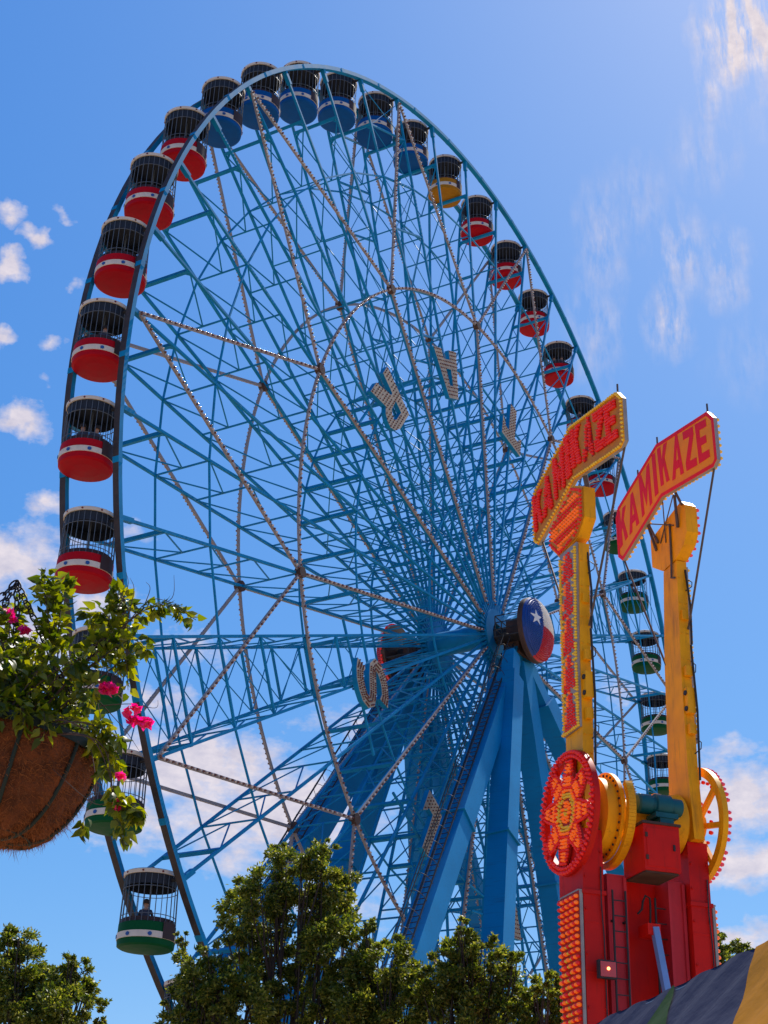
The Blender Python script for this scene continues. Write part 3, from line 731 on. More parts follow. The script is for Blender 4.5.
fl = b.build('floodlight', [M['dark'], M['lens']], tower)
b = MB(); b.lathe([(.01,-.69),(.03,-.69),(.03,-.676),(.01,-.676)], 10, axis='y', org=(.35, 0, 7.6)); b.build('lamp', M['lampdot'], fl)

# --- letters for the big sign, drawn in quads measured in the swing plane (v, z)
SL = {
 'K': [[(0,0),(.34,0),(.34,1),(0,1)], [(.34,.36),(.34,.62),(.64,1),(1,1)], [(.46,.50),(.64,.68),(1,0),(.66,0)]],
 'A': [[(0,0),(.28,0),(.5,.74),(.5,1),(.34,1)], [(1,0),(.72,0),(.5,.74),(.5,1),(.66,1)], [(.347,.2),(.653,.2),(.60,.40),(.40,.40)]],
 'M': [[(0,0),(.24,0),(.24,1),(0,1)], [(.76,0),(1,0),(1,1),(.76,1)], [(.24,.62),(.5,.10),(.5,.52),(.24,1)], [(.76,.62),(.5,.10),(.5,.52),(.76,1)]],
 'I': [[(0,0),(1,0),(1,1),(0,1)]],
 'Z': [[(0,.80),(1,.80),(1,1),(0,1)], [(0,0),(1,0),(1,.2),(0,.2)], [(0,.2),(.4,.2),(1,.8),(.6,.8)]],
 'E': [[(0,0),(.34,0),(.34,1),(0,1)], [(.34,.8),(1,.8),(1,1),(.34,1)], [(.34,.40),(.86,.40),(.86,.60),(.34,.60)], [(.34,0),(1,0),(1,.2),(.34,.2)]],
}
# TL, TR, BR, BL in (v,z)
SQ = [('K', (1.60,18.84),(1.13,18.84),(1.10,17.98),(1.51,17.85)), ('A', (1.00,18.96),(.62,19.02),(.52,18.06),(1.02,17.98)), ('M', (.44,19.21),(-.10,19.34),(-.14,18.26),(.37,18.13)),
      ('I', (-.24,19.45),(-.40,19.45),(-.45,18.36),(-.28,18.34)), ('K', (-.50,19.48),(-.98,19.42),(-.98,18.42),(-.58,18.46)), ('A', (-1.24,19.38),(-1.56,19.33),(-1.62,18.27),(-1.10,18.34)),
      ('Z', (-1.68,19.27),(-2.13,19.18),(-2.20,18.16),(-1.74,18.25)), ('E', (-2.22,19.17),(-2.68,19.06),(-2.74,18.08),(-2.28,18.15))]
OUT = [(1.66,18.72),(1.53,18.96),(-.48,19.62),(-2.76,19.20),(-2.99,18.92),(-3.0,17.88),(-2.83,17.78),(-.58,18.19),(1.42,17.50),(1.62,17.68)]
OUTC = (-.55, 18.6)
def bil(q, x, y):
    tl, tr, br, bl = q
    return ((bl[0]*(1-x)+br[0]*x)*(1-y)+(tl[0]*(1-x)+tr[0]*x)*y, (bl[1]*(1-x)+br[1]*x)*(1-y)+(tl[1]*(1-x)+tr[1]*x)*y)
def inset(P, d):
    n = len(P); out = []
    ar = sum(P[i][0]*P[(i+1) % n][1]-P[(i+1) % n][0]*P[i][1] for i in range(n)); sg = 1 if ar > 0 else -1
    for i in range(n):
        p0, p1, p2 = Vector(P[i-1]), Vector(P[i]), Vector(P[(i+1) % n]); a = (p1-p0).normalized(); b = (p2-p1).normalized()
        na = Vector((-a.y, a.x))*sg; nb = Vector((-b.y, b.x))*sg; m = (na+nb); m = m/max(.3, m.dot(na)) if m.length > 1e-6 else na
        q = p1+m*d; out.append((q.x, q.y))
    return out
def walk(P, step, closed=True):
    out = []; n = len(P); rem = 0.0
    for i in range(n if closed else n-1):
        a, b = Vector(P[i]), Vector(P[(i+1) % n]); L_ = (b-a).length; t = rem
        while t < L_: out.append(tuple(a.lerp(b, t/L_))); t += step
        rem = t-L_
    return out
def pinside(P, x, y):
    c_ = False; n = len(P)
    for i in range(n):
        (x1, y1), (x2, y2) = P[i], P[i-1]
        if (y1 > y) != (y2 > y) and x < (x2-x1)*(y-y1)/(y2-y1)+x1: c_ = not c_
    return c_
def edge_frame(b, P, fr, t0, t1, wd, mi=0):
    # a flat border following the outline
    Q = inset(P, wd); n = len(P)
    for i in range(n):
        j = (i+1) % n; b.prism([P[i], P[j], Q[j], Q[i]], fr, t0, t1, mi)
def make_arm(s, u_arm, dv):
    """s=-1: left arm, lamps face outward (-u). s=+1: right arm, its plain painted back faces us."""
    lab = 'yellow swing arm covered in red lamps, its bent sign spelled in bulbs' if s < 0 else 'plain yellow swing arm topped by a bent orange sign with painted letters'
    root = empty('swing_arm', lab, 'ride arm', KM, group='two arms of the swing ride')
    fr = lambda v, z, t: Vector((t, v+dv, z))
    u0, u1 = (u_arm, u_arm+.24)
    # beam and head
    if s < 0:
        beam = [(-.52, 10.36), (-.50, 11.6), (-.53, 14.0), (-.66, 16.6), (.26, 16.6), (.27, 14.0), (.30, 11.6), (.5, 10.36)]
        head = [(.76, 17.10), (.70, 17.56), (-.52, 18.07), (-1.02, 17.80), (-1.02, 17.05), (-.66, 16.72), (.26, 16.62), (.48, 16.84)]
    else:
        beam = [(-.62, 10.36), (-.54, 11.8), (-.54, 14.0), (-.66, 16.6), (-.06, 16.58), (.15, 14.5), (.30, 11.6), (.5, 10.36)]
        head = [(.40, 16.90), (.41, 17.60), (-1.06, 17.88), (-1.22, 17.72), (-1.22, 17.06), (-1.06, 16.82), (-.66, 16.62), (-.06, 16.60)]
    b = MB(); b.prism(beam, fr, u0, u1)
    # welded edge straps and bolts on the narrow face toward us
    vf = min(p[0] for p in beam)
    for zz in (12.6, 13.9, 15.2):
        v_ = -.58 if s < 0 else -.60
        b.box((u0+.05, v_+dv-.07, zz), (u0+.20, v_+dv+.05, zz+.22))
    bm_ = b.build('beam', M['ry'], root)
    vz = lambda z_: -.52 if z_ < 14 else -.52-.13*(z_-14)/2.6
    b = MB(); b.box((u0+.03, vz(13.3)+dv-.16, 13.05), (u1-.03, vz(13.3)+dv+.02, 13.62)); b.build('hinge_block', M['ry'], bm_)
    for zz in (13.15, 13.5): b = MB(); b.cyl((u0-.0, vz(13.3)+dv-.10, zz), (u1+.0, vz(13.3)+dv-.10, zz), .055, 10); b.build('hinge_pin', M['dark'], bm_)
    b = MB(); b.cyl((0,0,0), (0,-.03,0), .022, 6); bo = None
    for zz in (11.4, 11.9, 12.3, 14.3, 14.9, 15.6, 16.2):
        for uu in (u0+.05, u1-.05):
            if bo is None: bo = b.build('bolt', M['ry'], bm_, (uu, vz(zz)+dv, zz))
            else: link('bolt', bo.data, bm_, (uu, vz(zz)+dv, zz))
    for zz, hh in ((15.9, .22), (13.9, .3), (12.2, .26)):
        b = MB(); b.tube([(u1-.05, vz(zz)+dv-.02, zz), (u1+.06, vz(zz)+dv-.10, zz+hh*.4), (u1+.10, vz(zz)+dv-.06, zz+hh), (u1+.0, vz(zz)+dv-.04, zz+hh*1.3)], .012, 5); b.build('wire_loop', M['dark'], bm_)
    b = MB(); b.prism(head, fr, u0-.02, u1+.01); b.build('head', M['ry'], root)
    b = MB()
    for (va, za, vb, zb) in ((-.60, 16.4, -.64, 14.6), (-.62, 14.6, -.58, 11.6)):
        v_o = 0 if s < 0 else -.02
        b.tube([fr(va+v_o-.04, za, u1-.04), fr((va+vb)/2+v_o-.10, (za+zb)/2, u1-.02), fr(vb+v_o-.06, zb, u1-.04)], .025, 6)
    b.build('cable', M['dark'], root)
    # hub collar
    b = MB(); b.lathe([(.01, u0-.02), (.55, u0-.02), (.55, u1+.02), (.01, u1+.02)], 36, axis='x', org=(0, PV, PZ)); b.build('arm_hub', M['ry'], root)
    # sign
    ts = u_arm-.02 if s < 0 else u_arm-.22
    t0, t1 = ts, ts+.09
    OV = OUT; dsv = 0
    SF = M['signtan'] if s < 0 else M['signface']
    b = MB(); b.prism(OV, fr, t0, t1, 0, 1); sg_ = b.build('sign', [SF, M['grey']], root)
    tag(sg_, 'bent sign reading KAMIKAZE in red bulbs' if s < 0 else 'bent orange sign reading KAMIKAZE in painted red letters')
    b = MB(); edge_frame(b, inset(OV, .002), fr, t0-.012, t0, .06 if s < 0 else .085); b.build('sign_border', M['ry'] if s < 0 else M['signred'], sg_)
    red = []; SQB = []
    for ch, *q in SQ:
        if s < 0:
            cv = sum(p[0] for p in q)/4; kx = 1.5 if ch == 'I' else 1.05; q = [(cv+(p[0]-cv)*kx, p[1]) for p in q]
        SQB.append((ch, *q))
    for ch, *q in SQB:
        b = MB()
        for P in SL[ch]: b.prism([bil(q, x, y) for x, y in P], fr, t0-.006, t0-.0005)
        b.build('letter', M['plate'] if s < 0 else M['signred'], sg_)
    if s < 0:
        for ch, *q in SQB:
            wq = math.dist(q[0], q[1]); hq = math.dist(q[0], q[3]); nx, ny = max(2, round(wq/.066)), max(8, round(hq/.080))
            for i in range(nx):
                for j in range(ny):
                    x, y = (i+.5)/nx, (j+.5)/ny
                    if any(pinside(P, x, y) for P in SL[ch]): v, z_ = bil(q, x, y); red.append(fr(v, z_, t0-.006))
        bulbs(sg_, red, (-1,0,0), .038, M['bred'], 60, 1.5)
        bulbs(sg_, [fr(v, z_, t0-.012) for v, z_ in walk(inset(OV, .035), .105)], (-1,0,0), .036, M['bye'], 40, 1.2)
    else:
        bulbs(sg_, [fr(v, z_, t1) for v, z_ in walk(inset(OV, .04), .16)], (1,0,0), .042, M['bye'], 60, 1.4)
    # fin spikes along the sign's top and stays under it
    for v, z_ in ((-2.70, 19.20), (-.45, 19.6), (.55, 19.25)): b = MB(); b.cyl(fr(v, z_, t0+.05), fr(v, z_+.24, t0+.05), .022, 6); b.build('spike', M['rod'], sg_)
    def rod(nm, p, q, r_):
        b = MB(); b.cyl(p, q, r_, 6); b.build(nm, M['rod'], root)
    if s > 0:
        for p, q in (((-.98, 18.05), (-.90, 17.3)), ((-1.04, 18.08), (-1.14, 17.75)), ((.28, 17.95), (.02, 17.35)), ((.30, 17.92), (.12, 17.2))): rod('sign_bracket', fr(*p, t1+.005), fr(*q, u0-.05), .035)
        for p, q in (((-.45, 18.15), (-.3, 17.2)), ((-.95, 18.1), (-.05, 17.3)), ((.2, 17.9), (-.7, 17.45))): rod('wire', fr(*p, t1), fr(*q, u0-.03), .014)
        b = MB(); b.tube([fr(-.55, 17.55, u0-.05), fr(-.52, 16.6, u0-.05), fr(-.46, 16.25, u0-.04), fr(-.60, 16.2, u0-.04)], .025, 6); b.build('conduit', M['rod'], root)
        rod('stay_rod', fr(-2.75, 17.82, t1-.02), fr(-.60, 15.0, u1-.03), .026); rod('stay_rod', fr(1.5, 17.6, t1-.02), fr(.12, 14.4, u0+.02), .026)
    else:
        rod('sign_bracket', fr(-.9, 18.2, t1), fr(-.8, 17.6, u1), .06)
        rod('stay_rod', fr(-2.85, 17.82, t1-.02), fr(-.58, 14.7, u1-.03), .026); rod('stay_rod', fr(1.35, 17.6, t1-.02), fr(.2, 15.4, u0+.02), .026)
    # lamp faces on the arm
    un = u0-.05 if s < 0 else u1+.05
    pa, pb = (un, un+.03) if s < 0 else (un-.03, un)
    hp = inset(head, .04)
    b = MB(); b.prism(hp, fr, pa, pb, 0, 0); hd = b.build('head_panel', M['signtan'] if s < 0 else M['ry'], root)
    tf = un
    rb, ob = [], []
    if s < 0:
        rb += [fr(v, z_, tf) for v, z_ in walk(inset(head, .09), .10)]
        z_ = 16.72; row = 0
        while z_ < 18.0:
            v = -1.0
            while v < .75:
                if pinside(inset(head, .17), v, z_):
                    (ob if (row % 5) in (0, 1, 2) else rb).append(fr(v, z_, tf))
                v += .11
            z_ += .095; row += 1
        bulbs(hd, rb, (-1,0,0), .036, M['bred'], 0, 1.3); bulbs(hd, ob, (-1,0,0), .036, M['bor'], 0, 1.3)
    else:
        bulbs(hd, [fr(v, z_, tf) for v, z_ in walk(inset(head, .09), .19)], (1,0,0), .046, M['bpink'], 10, 1.5)
    stp = [(-.50, 12.45), (-.50, 14.0), (-.62, 16.62), (.22, 16.68), (.24, 14.0), (.27, 12.45)] if s < 0 else [(-.52, 12.45), (-.52, 14.0), (-.63, 16.5), (-.08, 16.5), (.12, 14.5), (.27, 12.45)]
    b = MB(); b.prism(stp, fr, (u0-.05 if s < 0 else u1), (u0 if s < 0 else u1+.05)); pn = b.build('lamp_panel', M['grey'], root)
    tt = u0-.05 if s < 0 else u1+.05
    yl, rd, orr = [], [], []
    if s < 0:
        n = 62
        for j in range(n):
            z_ = 12.53+j*(16.58-12.53)/n; q = max(0, (z_-14)/2.6); vl, vr = .25-.04*max(0, min(1, (z_-12.45)/4.1)), -.50-.12*q
            tri = (j/13.0) % 1.0; hw_ = .30*(1-tri)**.8+.05; c_ = (vl+vr)/2; m_ = 7
            for i in range(m_+1):
                v = vl-.035+(vr-vl+.07)*i/m_; p = fr(v+random.uniform(-.008, .008), z_+random.uniform(-.01, .01), tt)
                if i in (0, m_): yl.append(p)
                elif abs(v-c_) < hw_-.06: rd.append(p)
                elif abs(v-c_) < hw_+.05: orr.append(p)
                elif i in (1, m_-1) and j % 2 == 0: yl.append(p)
        for i in range(9): yl.append(fr(.25-i*.09, 12.48, tt))
        bulbs(pn, rd, (-1,0,0), .029, M['bred'], 0, 1.4); bulbs(pn, orr[::2], (-1,0,0), .029, M['bor'], 0, 1.4)
        bulbs(pn, yl, (-1,0,0), .036, M['bye'], 0, 1.3)
    else:
        bulbs(pn, [fr(-.48-(.0 if i < 14 else (i-14)*.006), 12.6+i*.12, tt) for i in range(33)], (1,0,0), .040, M['bye'], 30, 1.4)
    # lamp wheel
    uw = -.02 if s < 0 else 2.87
    Rw = 1.27 if s < 0 else 1.24
    cw = Vector((0, PV+dv*.0+(0 if s < 0 else .06), PZ+(0 if s < 0 else .06)))
    b = MB(); wm_ = M['rr'] if s < 0 else M['ry']
    b.lathe([(Rw-.18, uw-.05), (Rw, uw-.05), (Rw, uw+.07), (Rw-.18, uw+.07), (Rw-.18, uw-.05)], 56, axis='x', org=cw)
    b.lathe([(.01, uw-.05), (.32, uw-.05), (.32, uw+.10), (.01, uw+.10)], 28, axis='x', org=cw)
    for k in range(8):
        a = 2*PI*k/8+.2; d = Vector((0, math.cos(a), math.sin(a)))
        b.bar(cw+Vector((uw+.01,0,0))+d*.28, cw+Vector((uw+.01,0,0))+d*(Rw-.10), .11 if s > 0 else .16, .09, up=(1,0,0))
    b.cyl(cw+Vector((min(uw, u0),0,0)), cw+Vector((max(uw, u1),0,0)), .18, 16)
    lw = b.build('lamp_wheel', wm_, root)
    tag(lw, 'round wheel of red and orange bulbs in a starburst' if s < 0 else 'yellow spoked wheel edged with pink bulbs')
    xw = uw-.05 if s < 0 else uw+.07
    nn = (s, 0, 0)
    def ringpts(r, n, off=0): return [cw+Vector((xw, r*math.cos(2*PI*(k+off)/n), r*math.sin(2*PI*(k+off)/n))) for k in range(n)]
    if s < 0:
        bulbs(lw, ringpts(Rw-.05, 64)+ringpts(Rw-.14, 60, .5), nn, .042, M['bred'], 0, 1.3)
        ob, rb2 = [], []; yb = []
        def armw(r): return .56*max(0, 1-(r-.25)/1.0)**.6
        PT = []
        for k in range(8):
            a = 2*PI*k/8+.2; d = Vector((0, math.cos(a), math.sin(a))); t_ = Vector((0, -math.sin(a), math.cos(a))); r = .30
            while r < 1.08:
                wd = min(armw(r)*.5, r*math.tan(PI/8)*.96); m_ = max(1, int(wd*2/.072)+1)
                for q in range(m_):
                    off = 0 if m_ == 1 else -wd+2*wd*q/(m_-1); edge = m_ > 2 and q in (0, m_-1)
                    p = cw+Vector((xw, random.uniform(-.01, .01), random.uniform(-.01, .01)))+d*r+t_*off
                    (yb if int(r*100) % 3 == 0 and r < .45 else (rb2 if (edge and r > .5) or (int(r/.066) % 4 == 3) else ob)).append(p)
                r += .066
        for rr_, n_ in ((.06, 5), (.13, 9), (.20, 13)): (yb if rr_ < .1 else ob).extend(ringpts(rr_, n_))
        bulbs(lw, ob, nn, .033, M['bor'], 0, 1.6); bulbs(lw, yb, nn, .032, M['bye'], 0, 1.5); bulbs(lw, rb2, nn, .034, M['bred'], 0, 1.5)
        b = MB()
        for k in range(8):
            a = 2*PI*k/8+.2; d = Vector((0, math.cos(a), math.sin(a))); t_ = Vector((0, -math.sin(a), math.cos(a)))
            P = [cw+d*.18-t_*.07, cw+d*.50-t_*.205, cw+d*.80-t_*.20, cw+d*1.08-t_*.07, cw+d*1.08+t_*.07, cw+d*.80+t_*.20, cw+d*.50+t_*.205, cw+d*.18+t_*.07]
            X0 = Vector((xw-.004-k*.0004, 0, 0)); X1 = Vector((xw+.05, 0, 0)); m8 = len(P)
            b.add([p+X0 for p in P]+[p+X1 for p in P], [tuple(range(m8)), tuple(reversed(range(m8, 2*m8)))]+[(i, i+m8, (i+1) % m8+m8, (i+1) % m8) for i in range(m8)])
        b.build('starburst', M['plate'], lw)
    else:
        bulbs(lw, ringpts(Rw-.03, 56), nn, .048, M['bpink'], 0, 1.5)
        bulbs(lw, ringpts(Rw-.30, 30)+ringpts(.5, 14), nn, .045, M['bred'], 0, 1.4)
    return root
make_arm(-1, 0.06, 0.0)
make_arm(1, 2.42, 0.0)

# ================================================================== TENT (bottom right)
def tentmat():
    m = bpy.data.materials.new('tent_cloth'); m.use_nodes = True; nt_ = m.node_tree; b = nt_.nodes['Principled BSDF']
    b.inputs['Specular IOR Level'].default_value = .15; b.inputs['Roughness'].default_value = .8; b.inputs['Base Color'].default_value = (.009, .015, .052, 1)
    t = nt_.nodes.new('ShaderNodeTexCoord'); wv = nt_.nodes.new('ShaderNodeTexNoise'); wv.inputs['Scale'].default_value = 7; wv.inputs['Detail'].default_value = 4
    nt_.links.new(t.outputs['Object'], wv.inputs['Vector']); bp = nt_.nodes.new('ShaderNodeBump'); bp.inputs['Strength'].default_value = .22; bp.inputs['Distance'].default_value = .05
    nt_.links.new(wv.outputs['Fac'], bp.inputs['Height']); nt_.links.new(bp.outputs['Normal'], b.inputs['Normal'])
    return m
M['tent'] = tentmat()
M['tgreen'] = mat('tent_green', (.022, .060, .012), .8, spec=.08, var=.15, vscale=8, bump=.3, bscale=8)
M['tyel'] = mat('tent_yellow', (.46, .17, .002), .8, spec=.08, var=.12, vscale=8, bump=.3, bscale=8)
# ridge runs from near right to far left at a constant height
def on_z(px, py, z):
    d = cx*((px-384)/FPX)-cu*((py-512)/FPX)+cf; return Vector((0,0,CAMZ))+d*((z-CAMZ)/d.z)
RA, RB = on_z(592, 1024, 3.35), on_z(748, 950, 3.35)
rd_ = (RA-RB); rd_.z = 0; rd_.normalize(); outw = Vector((-rd_.y, rd_.x, 0))
if outw.y > 0: outw = -outw
tent = empty('striped_tent', 'navy cloth tent roof with green and yellow stripes in the bottom right corner', 'tent', loc=(RB.x+outw.x, RB.y+outw.y, 0))
tl = tent.location
L0, L1 = -1.6, (RA-RB).length+2.6      # ridge span measured from RB towards RA
def tp(l, q, side=1):                  # q: 0 ridge .. 1 eave
    sag = -.012*math.sin(PI*((l-L0) % 1.75)/1.75)
    crv = -.10*math.sin(PI*q)
    rp = .014*math.sin(l*5+q*4)*q+.005*math.sin(l*13.0-q*9)
    p = RB+rd_*l+outw*side*(q*1.35+(crv+rp)*.6)+ZV*(-q*1.15+sag+crv+rp)
    return p-tl
print('TENT', L0, L1)
b = MB(); NX, NQ = 96, 22
gl = (RB-on_z(674, 983, 3.35)).length
for side in (1, -1):
    G = [[tp(L0+(L1-L0)*i/NX, j/NQ, side) for j in range(NQ+1)] for i in range(NX+1)]
    b.add([p for r in G for p in r], [(i*(NQ+1)+j, (i+1)*(NQ+1)+j, (i+1)*(NQ+1)+j+1, i*(NQ+1)+j+1) for i in range(NX) for j in range(NQ)], 0, True)
    b.add([p-ZV*.012 for r in G for p in r], [(i*(NQ+1)+j, (i+1)*(NQ+1)+j, (i+1)*(NQ+1)+j+1, i*(NQ+1)+j+1) for i in range(NX) for j in range(NQ)], 0, True)
rf = b.build('roof', M['tent'], tent, fixn=False)
def stripe(c0, w0, c1, w1, m):
    b = MB(); vsx = []
    for j in range(NQ+1):
        q = j/NQ
        for i in range(9):
            l = (c0*(1-q)+c1*q)+(w0*(1-q)+w1*q)*(i/8-.5); vsx.append(tp(l, q)+outw*.006+ZV*.006)
    b.add(vsx, [(j*9+i, j*9+i+1, (j+1)*9+i+1, (j+1)*9+i) for j in range(NQ) for i in range(8)], 0, True); o = b.build('stripe', m, rf, fixn=False)
stripe(gl+.05, .03, gl-.95, 2.0, M['tgreen']); stripe(-.50, .80, -2.15, .9, M['tyel'])
for l in (L0+.05, L1-.05):
    for side in (1, -1):
        p = tp(l, 1, side); b = MB(); b.cyl((p.x, p.y, 0), (p.x, p.y, p.z), .03, 10); b.build('pole', M['cage'], tent)
b = MB(); b.cyl(tp(L0, 0)-ZV*.05, tp(L1, 0)-ZV*.05, .025, 8); b.build('ridge_pole', M['cage'], tent)

# ================================================================== TREES
def leaf_mesh(name, C, A, L_, W_, m, parent):
    """C (n,3) centres, A (n,3) random axes: pointed leaves of four corners, bent along the rib"""
    n = len(C); A /= np.linalg.norm(A, axis=1)[:, None]+1e-9
    T = RNG.normal(size=(n, 3)); T -= A*np.sum(A*T, 1)[:, None]; T /= np.linalg.norm(T, axis=1)[:, None]+1e-9; Nn = np.cross(A, T)
    Ls = (L_*RNG.uniform(.65, 1.25, n))[:, None]; Ws = (W_*RNG.uniform(.7, 1.2, n))[:, None]
    v = np.stack([C-A*Ls*.5, C+T*Ws*.5+Nn*Ws*.15, C+A*Ls*.5-Nn*Ls*.12, C-T*Ws*.5+Nn*Ws*.15], 1).reshape(-1, 3)
    me = bpy.data.meshes.new(name); me.vertices.add(4*n); me.vertices.foreach_set('co', v.ravel())
    me.loops.add(4*n); me.loops.foreach_set('vertex_index', np.arange(4*n)); me.polygons.add(n)
    me.polygons.foreach_set('loop_start', np.arange(0, 4*n, 4)); me.polygons.foreach_set('loop_total', np.full(n, 4))
    me.materials.append(m); me.update(calc_edges=True); me.validate()
    return link(name, me, parent)
def tree(label, base, clumps, nleaf, lsize, group=None, trunk_r=.22):
    root = empty('tree', label, 'tree', loc=base, group=group); bx = Vector(base)
    b = MB(); top = max(c[0].z for c in clumps); mid = Vector((0, 0, 0))
    for c, r in clumps: mid += c/len(clumps)
    mid.z = min(c.z for c, r in clumps)-.5
    def wob(p, q, n, r0, r1, am):
        pts = []; rr = []
        for i in range(n+1):
            t = i/n; o = Vector((random.uniform(-am, am), random.uniform(-am, am), 0)) if 0 < i < n else Vector()
            pts.append(p.lerp(q, t)+o); rr.append(r0+(r1-r0)*t)
        b.tube(pts, rr, 7); return pts
    fork = Vector((mid.x*.5+bx.x*.5, mid.y*.5+bx.y*.5, max(1.8, mid.z*.55)))-bx
    wob(Vector((0,0,-.1)), fork, 5, trunk_r, trunk_r*.7, .05)
    for c, r in clumps:
        cc = c-bx; p = wob(fork, cc, 6, trunk_r*.2, .010, .14)
        for _ in range(4):
            e = cc+Vector((random.gauss(0, 1), random.gauss(0, 1), random.gauss(.3, .8))).normalized()*r*.85; wob(p[4], e, 3, .035, .008, .06)
    b.build('trunk', M['bark'], root)
    tot = sum(r**2 for c, r in clumps); Cs, As = [], []
    for c, r in clumps:
        n = int(nleaf*r*r/tot); ns = max(8, int(36*r))
        # twig clusters spread over the clump, leaves around each twig
        d = RNG.normal(size=(ns, 3)); d /= np.linalg.norm(d, axis=1)[:, None]; tw = d*(r*RNG.uniform(.30, 1.28, ns)**.75)[:, None]*np.array([1, 1, 1.12])
        idx = RNG.integers(0, ns, n); sg = (r*RNG.uniform(.10, .20, ns))[idx][:, None]
        off = RNG.normal(size=(n, 3))*sg*np.array([1, 1, .8])
        P = tw[idx]+off; Cs.append(P+np.array(c-bx)); ax = off/(np.linalg.norm(off, axis=1)[:, None]+1e-6)+d[idx]*.8+RNG.normal(size=(n, 3))*.7+np.array([0, 0, -.15]); As.append(ax)
    leaf_mesh('crown', np.concatenate(Cs), np.concatenate(As), lsize, lsize*.46, M['leafA'], root)
    return root
def clumps(D, L_, jit=.6):
    out = []
    for x, y, rp in L_:
        dd = D+random.uniform(-jit, jit); p = at(x, y, dd); out.append((p, rp/FPX*(p-Vector((0,0,CAMZ))).dot(cf)))
    return out
D = 38
main = clumps(D, [(312,862,22),(330,885,22),(285,875,22),(262,892,24),(240,905,20),(238,930,18),(300,905,26),(330,915,24),(322,945,24),(268,935,22),(255,960,20),(342,895,14),(300,960,18),(345,935,14),(335,975,20),(290,985,22),(265,1000,22),(310,1010,22),(345,1010,18),(280,850,8),(325,848,9)])
p0 = at(290, 1000, D); tree('tall leafy tree, the highest of the green trees before the wheel', (p0.x, p0.y, 0), main, 44000, .115)
lft = clumps(36.5, [(188,965,15),(183,940,8),(200,985,22),(225,990,26),(205,1010,26),(240,1015,26),(178,1000,14),(215,962,14),(250,985,20),(180,1025,22),(225,1040,30)])
p0 = at(215, 1040, 36.5); tree('low shady tree left of the tall tree, in front of the wheel rim', (p0.x, p0.y, 0), lft, 19000, .115)
mid_ = clumps(37, [(372,940,13),(370,925,7),(365,962,20),(392,965,22),(350,985,24),(385,995,28),(415,985,20),(360,1020,28),(410,1015,26),(375,1045,36),(330,1000,18),(400,955,9)])
p0 = at(378, 1050, 37); tree('rounded leafy tree just right of the tall tree, below the slanting blue leg', (p0.x, p0.y, 0), mid_, 30000, .115)
M3 = clumps(36, [(465,945,15),(463,928,8),(455,965,20),(485,955,18),(500,965,16),(512,960,10),(440,975,18),(470,985,26),(500,990,24),(430,1000,22),(460,1015,30),(495,1018,26),(515,1000,16),(470,1045,34)])
p0 = at(470, 1050, 36); tree('bushy tree with a pointed top in front of the upright blue leg', (p0.x, p0.y, 0), M3, 31000, .11)
M4 = clumps(35, [(545,990,13),(555,982,8),(535,1000,15),(552,1008,18),(525,1015,16),(560,1000,10),(545,1035,26)])
p0 = at(545, 1050, 35); tree('small sunlit tree beside the red lamp panel of the ride', (p0.x, p0.y, 0), M4, 12000, .105)
far_l = clumps(34, [(15,945,18),(10,935,10),(5,965,24),(25,970,22),(38,985,16),(15,1000,30),(45,1005,22),(75,980,16),(72,968,10),(85,985,14),(68,1000,22),(90,1005,13),(60,1025,30),(10,1040,34),(52,975,10),(100,1020,6)])
p0 = at(40, 1050, 34); tree('dark green tree in the bottom left corner below the hanging basket', (p0.x, p0.y, 0), far_l, 33000, .105)
fr1 = clumps(62, [(716,935,8),(718,948,9),(714,958,12),(720,965,12),(715,985,18)]); p0 = at(716, 1010, 62); tree('slim distant tree just right of the red tower', (p0.x, p0.y, 0), fr1, 4500, .2)
fr2 = clumps(66, [(740,946,7),(736,953,9),(745,958,9),(742,970,14),(750,985,18)]); p0 = at(742, 1010, 66); tree('small distant treetop peeking over the tent roof', (p0.x, p0.y, 0), fr2, 4500, .2)

# ================================================================== HANGING BASKET AND ITS PLANT
BD = 3.6
bc = at(3, 743, BD); BRad = .206
basket = empty('hanging_basket', 'brown coir-lined hanging basket with green wire frame at the left edge', 'hanging basket', loc=(bc.x, bc.y, bc.z-.235)); TILT = R_(9)
basket.rotation_euler = (0, TILT, 0)
def prof(t):   # t 0 rim .. 1 bottom
    a = t*PI/2; return (BRad*(math.cos(a)**.62 if t < 1 else 0.001), .235-.24*(math.sin(a)**1.15))
b = MB(); NA, NT = 96, 34; ver = []
from mathutils import noise as mn
for j in range(NT+1):
    r, z_ = prof(j/NT)
    for i in range(NA):
        a = 2*PI*i/NA; p = Vector((r*math.cos(a), r*math.sin(a), z_)); nz = mn.noise(p*16)*.008+mn.noise(p*45)*.005+mn.noise(p*110)*.003
        d = Vector((math.cos(a)*r, math.sin(a)*r, z_-.235)); d = d.normalized() if d.length > 1e-4 else Vector((0,0,-1)); ver.append(p+d*nz)
b.add(ver, [(j*NA+i, j*NA+(i+1) % NA, (j+1)*NA+(i+1) % NA, (j+1)*NA+i) for j in range(NT) for i in range(NA)], 0, True)
lin = b.build('coir_liner', M['coir'], basket)
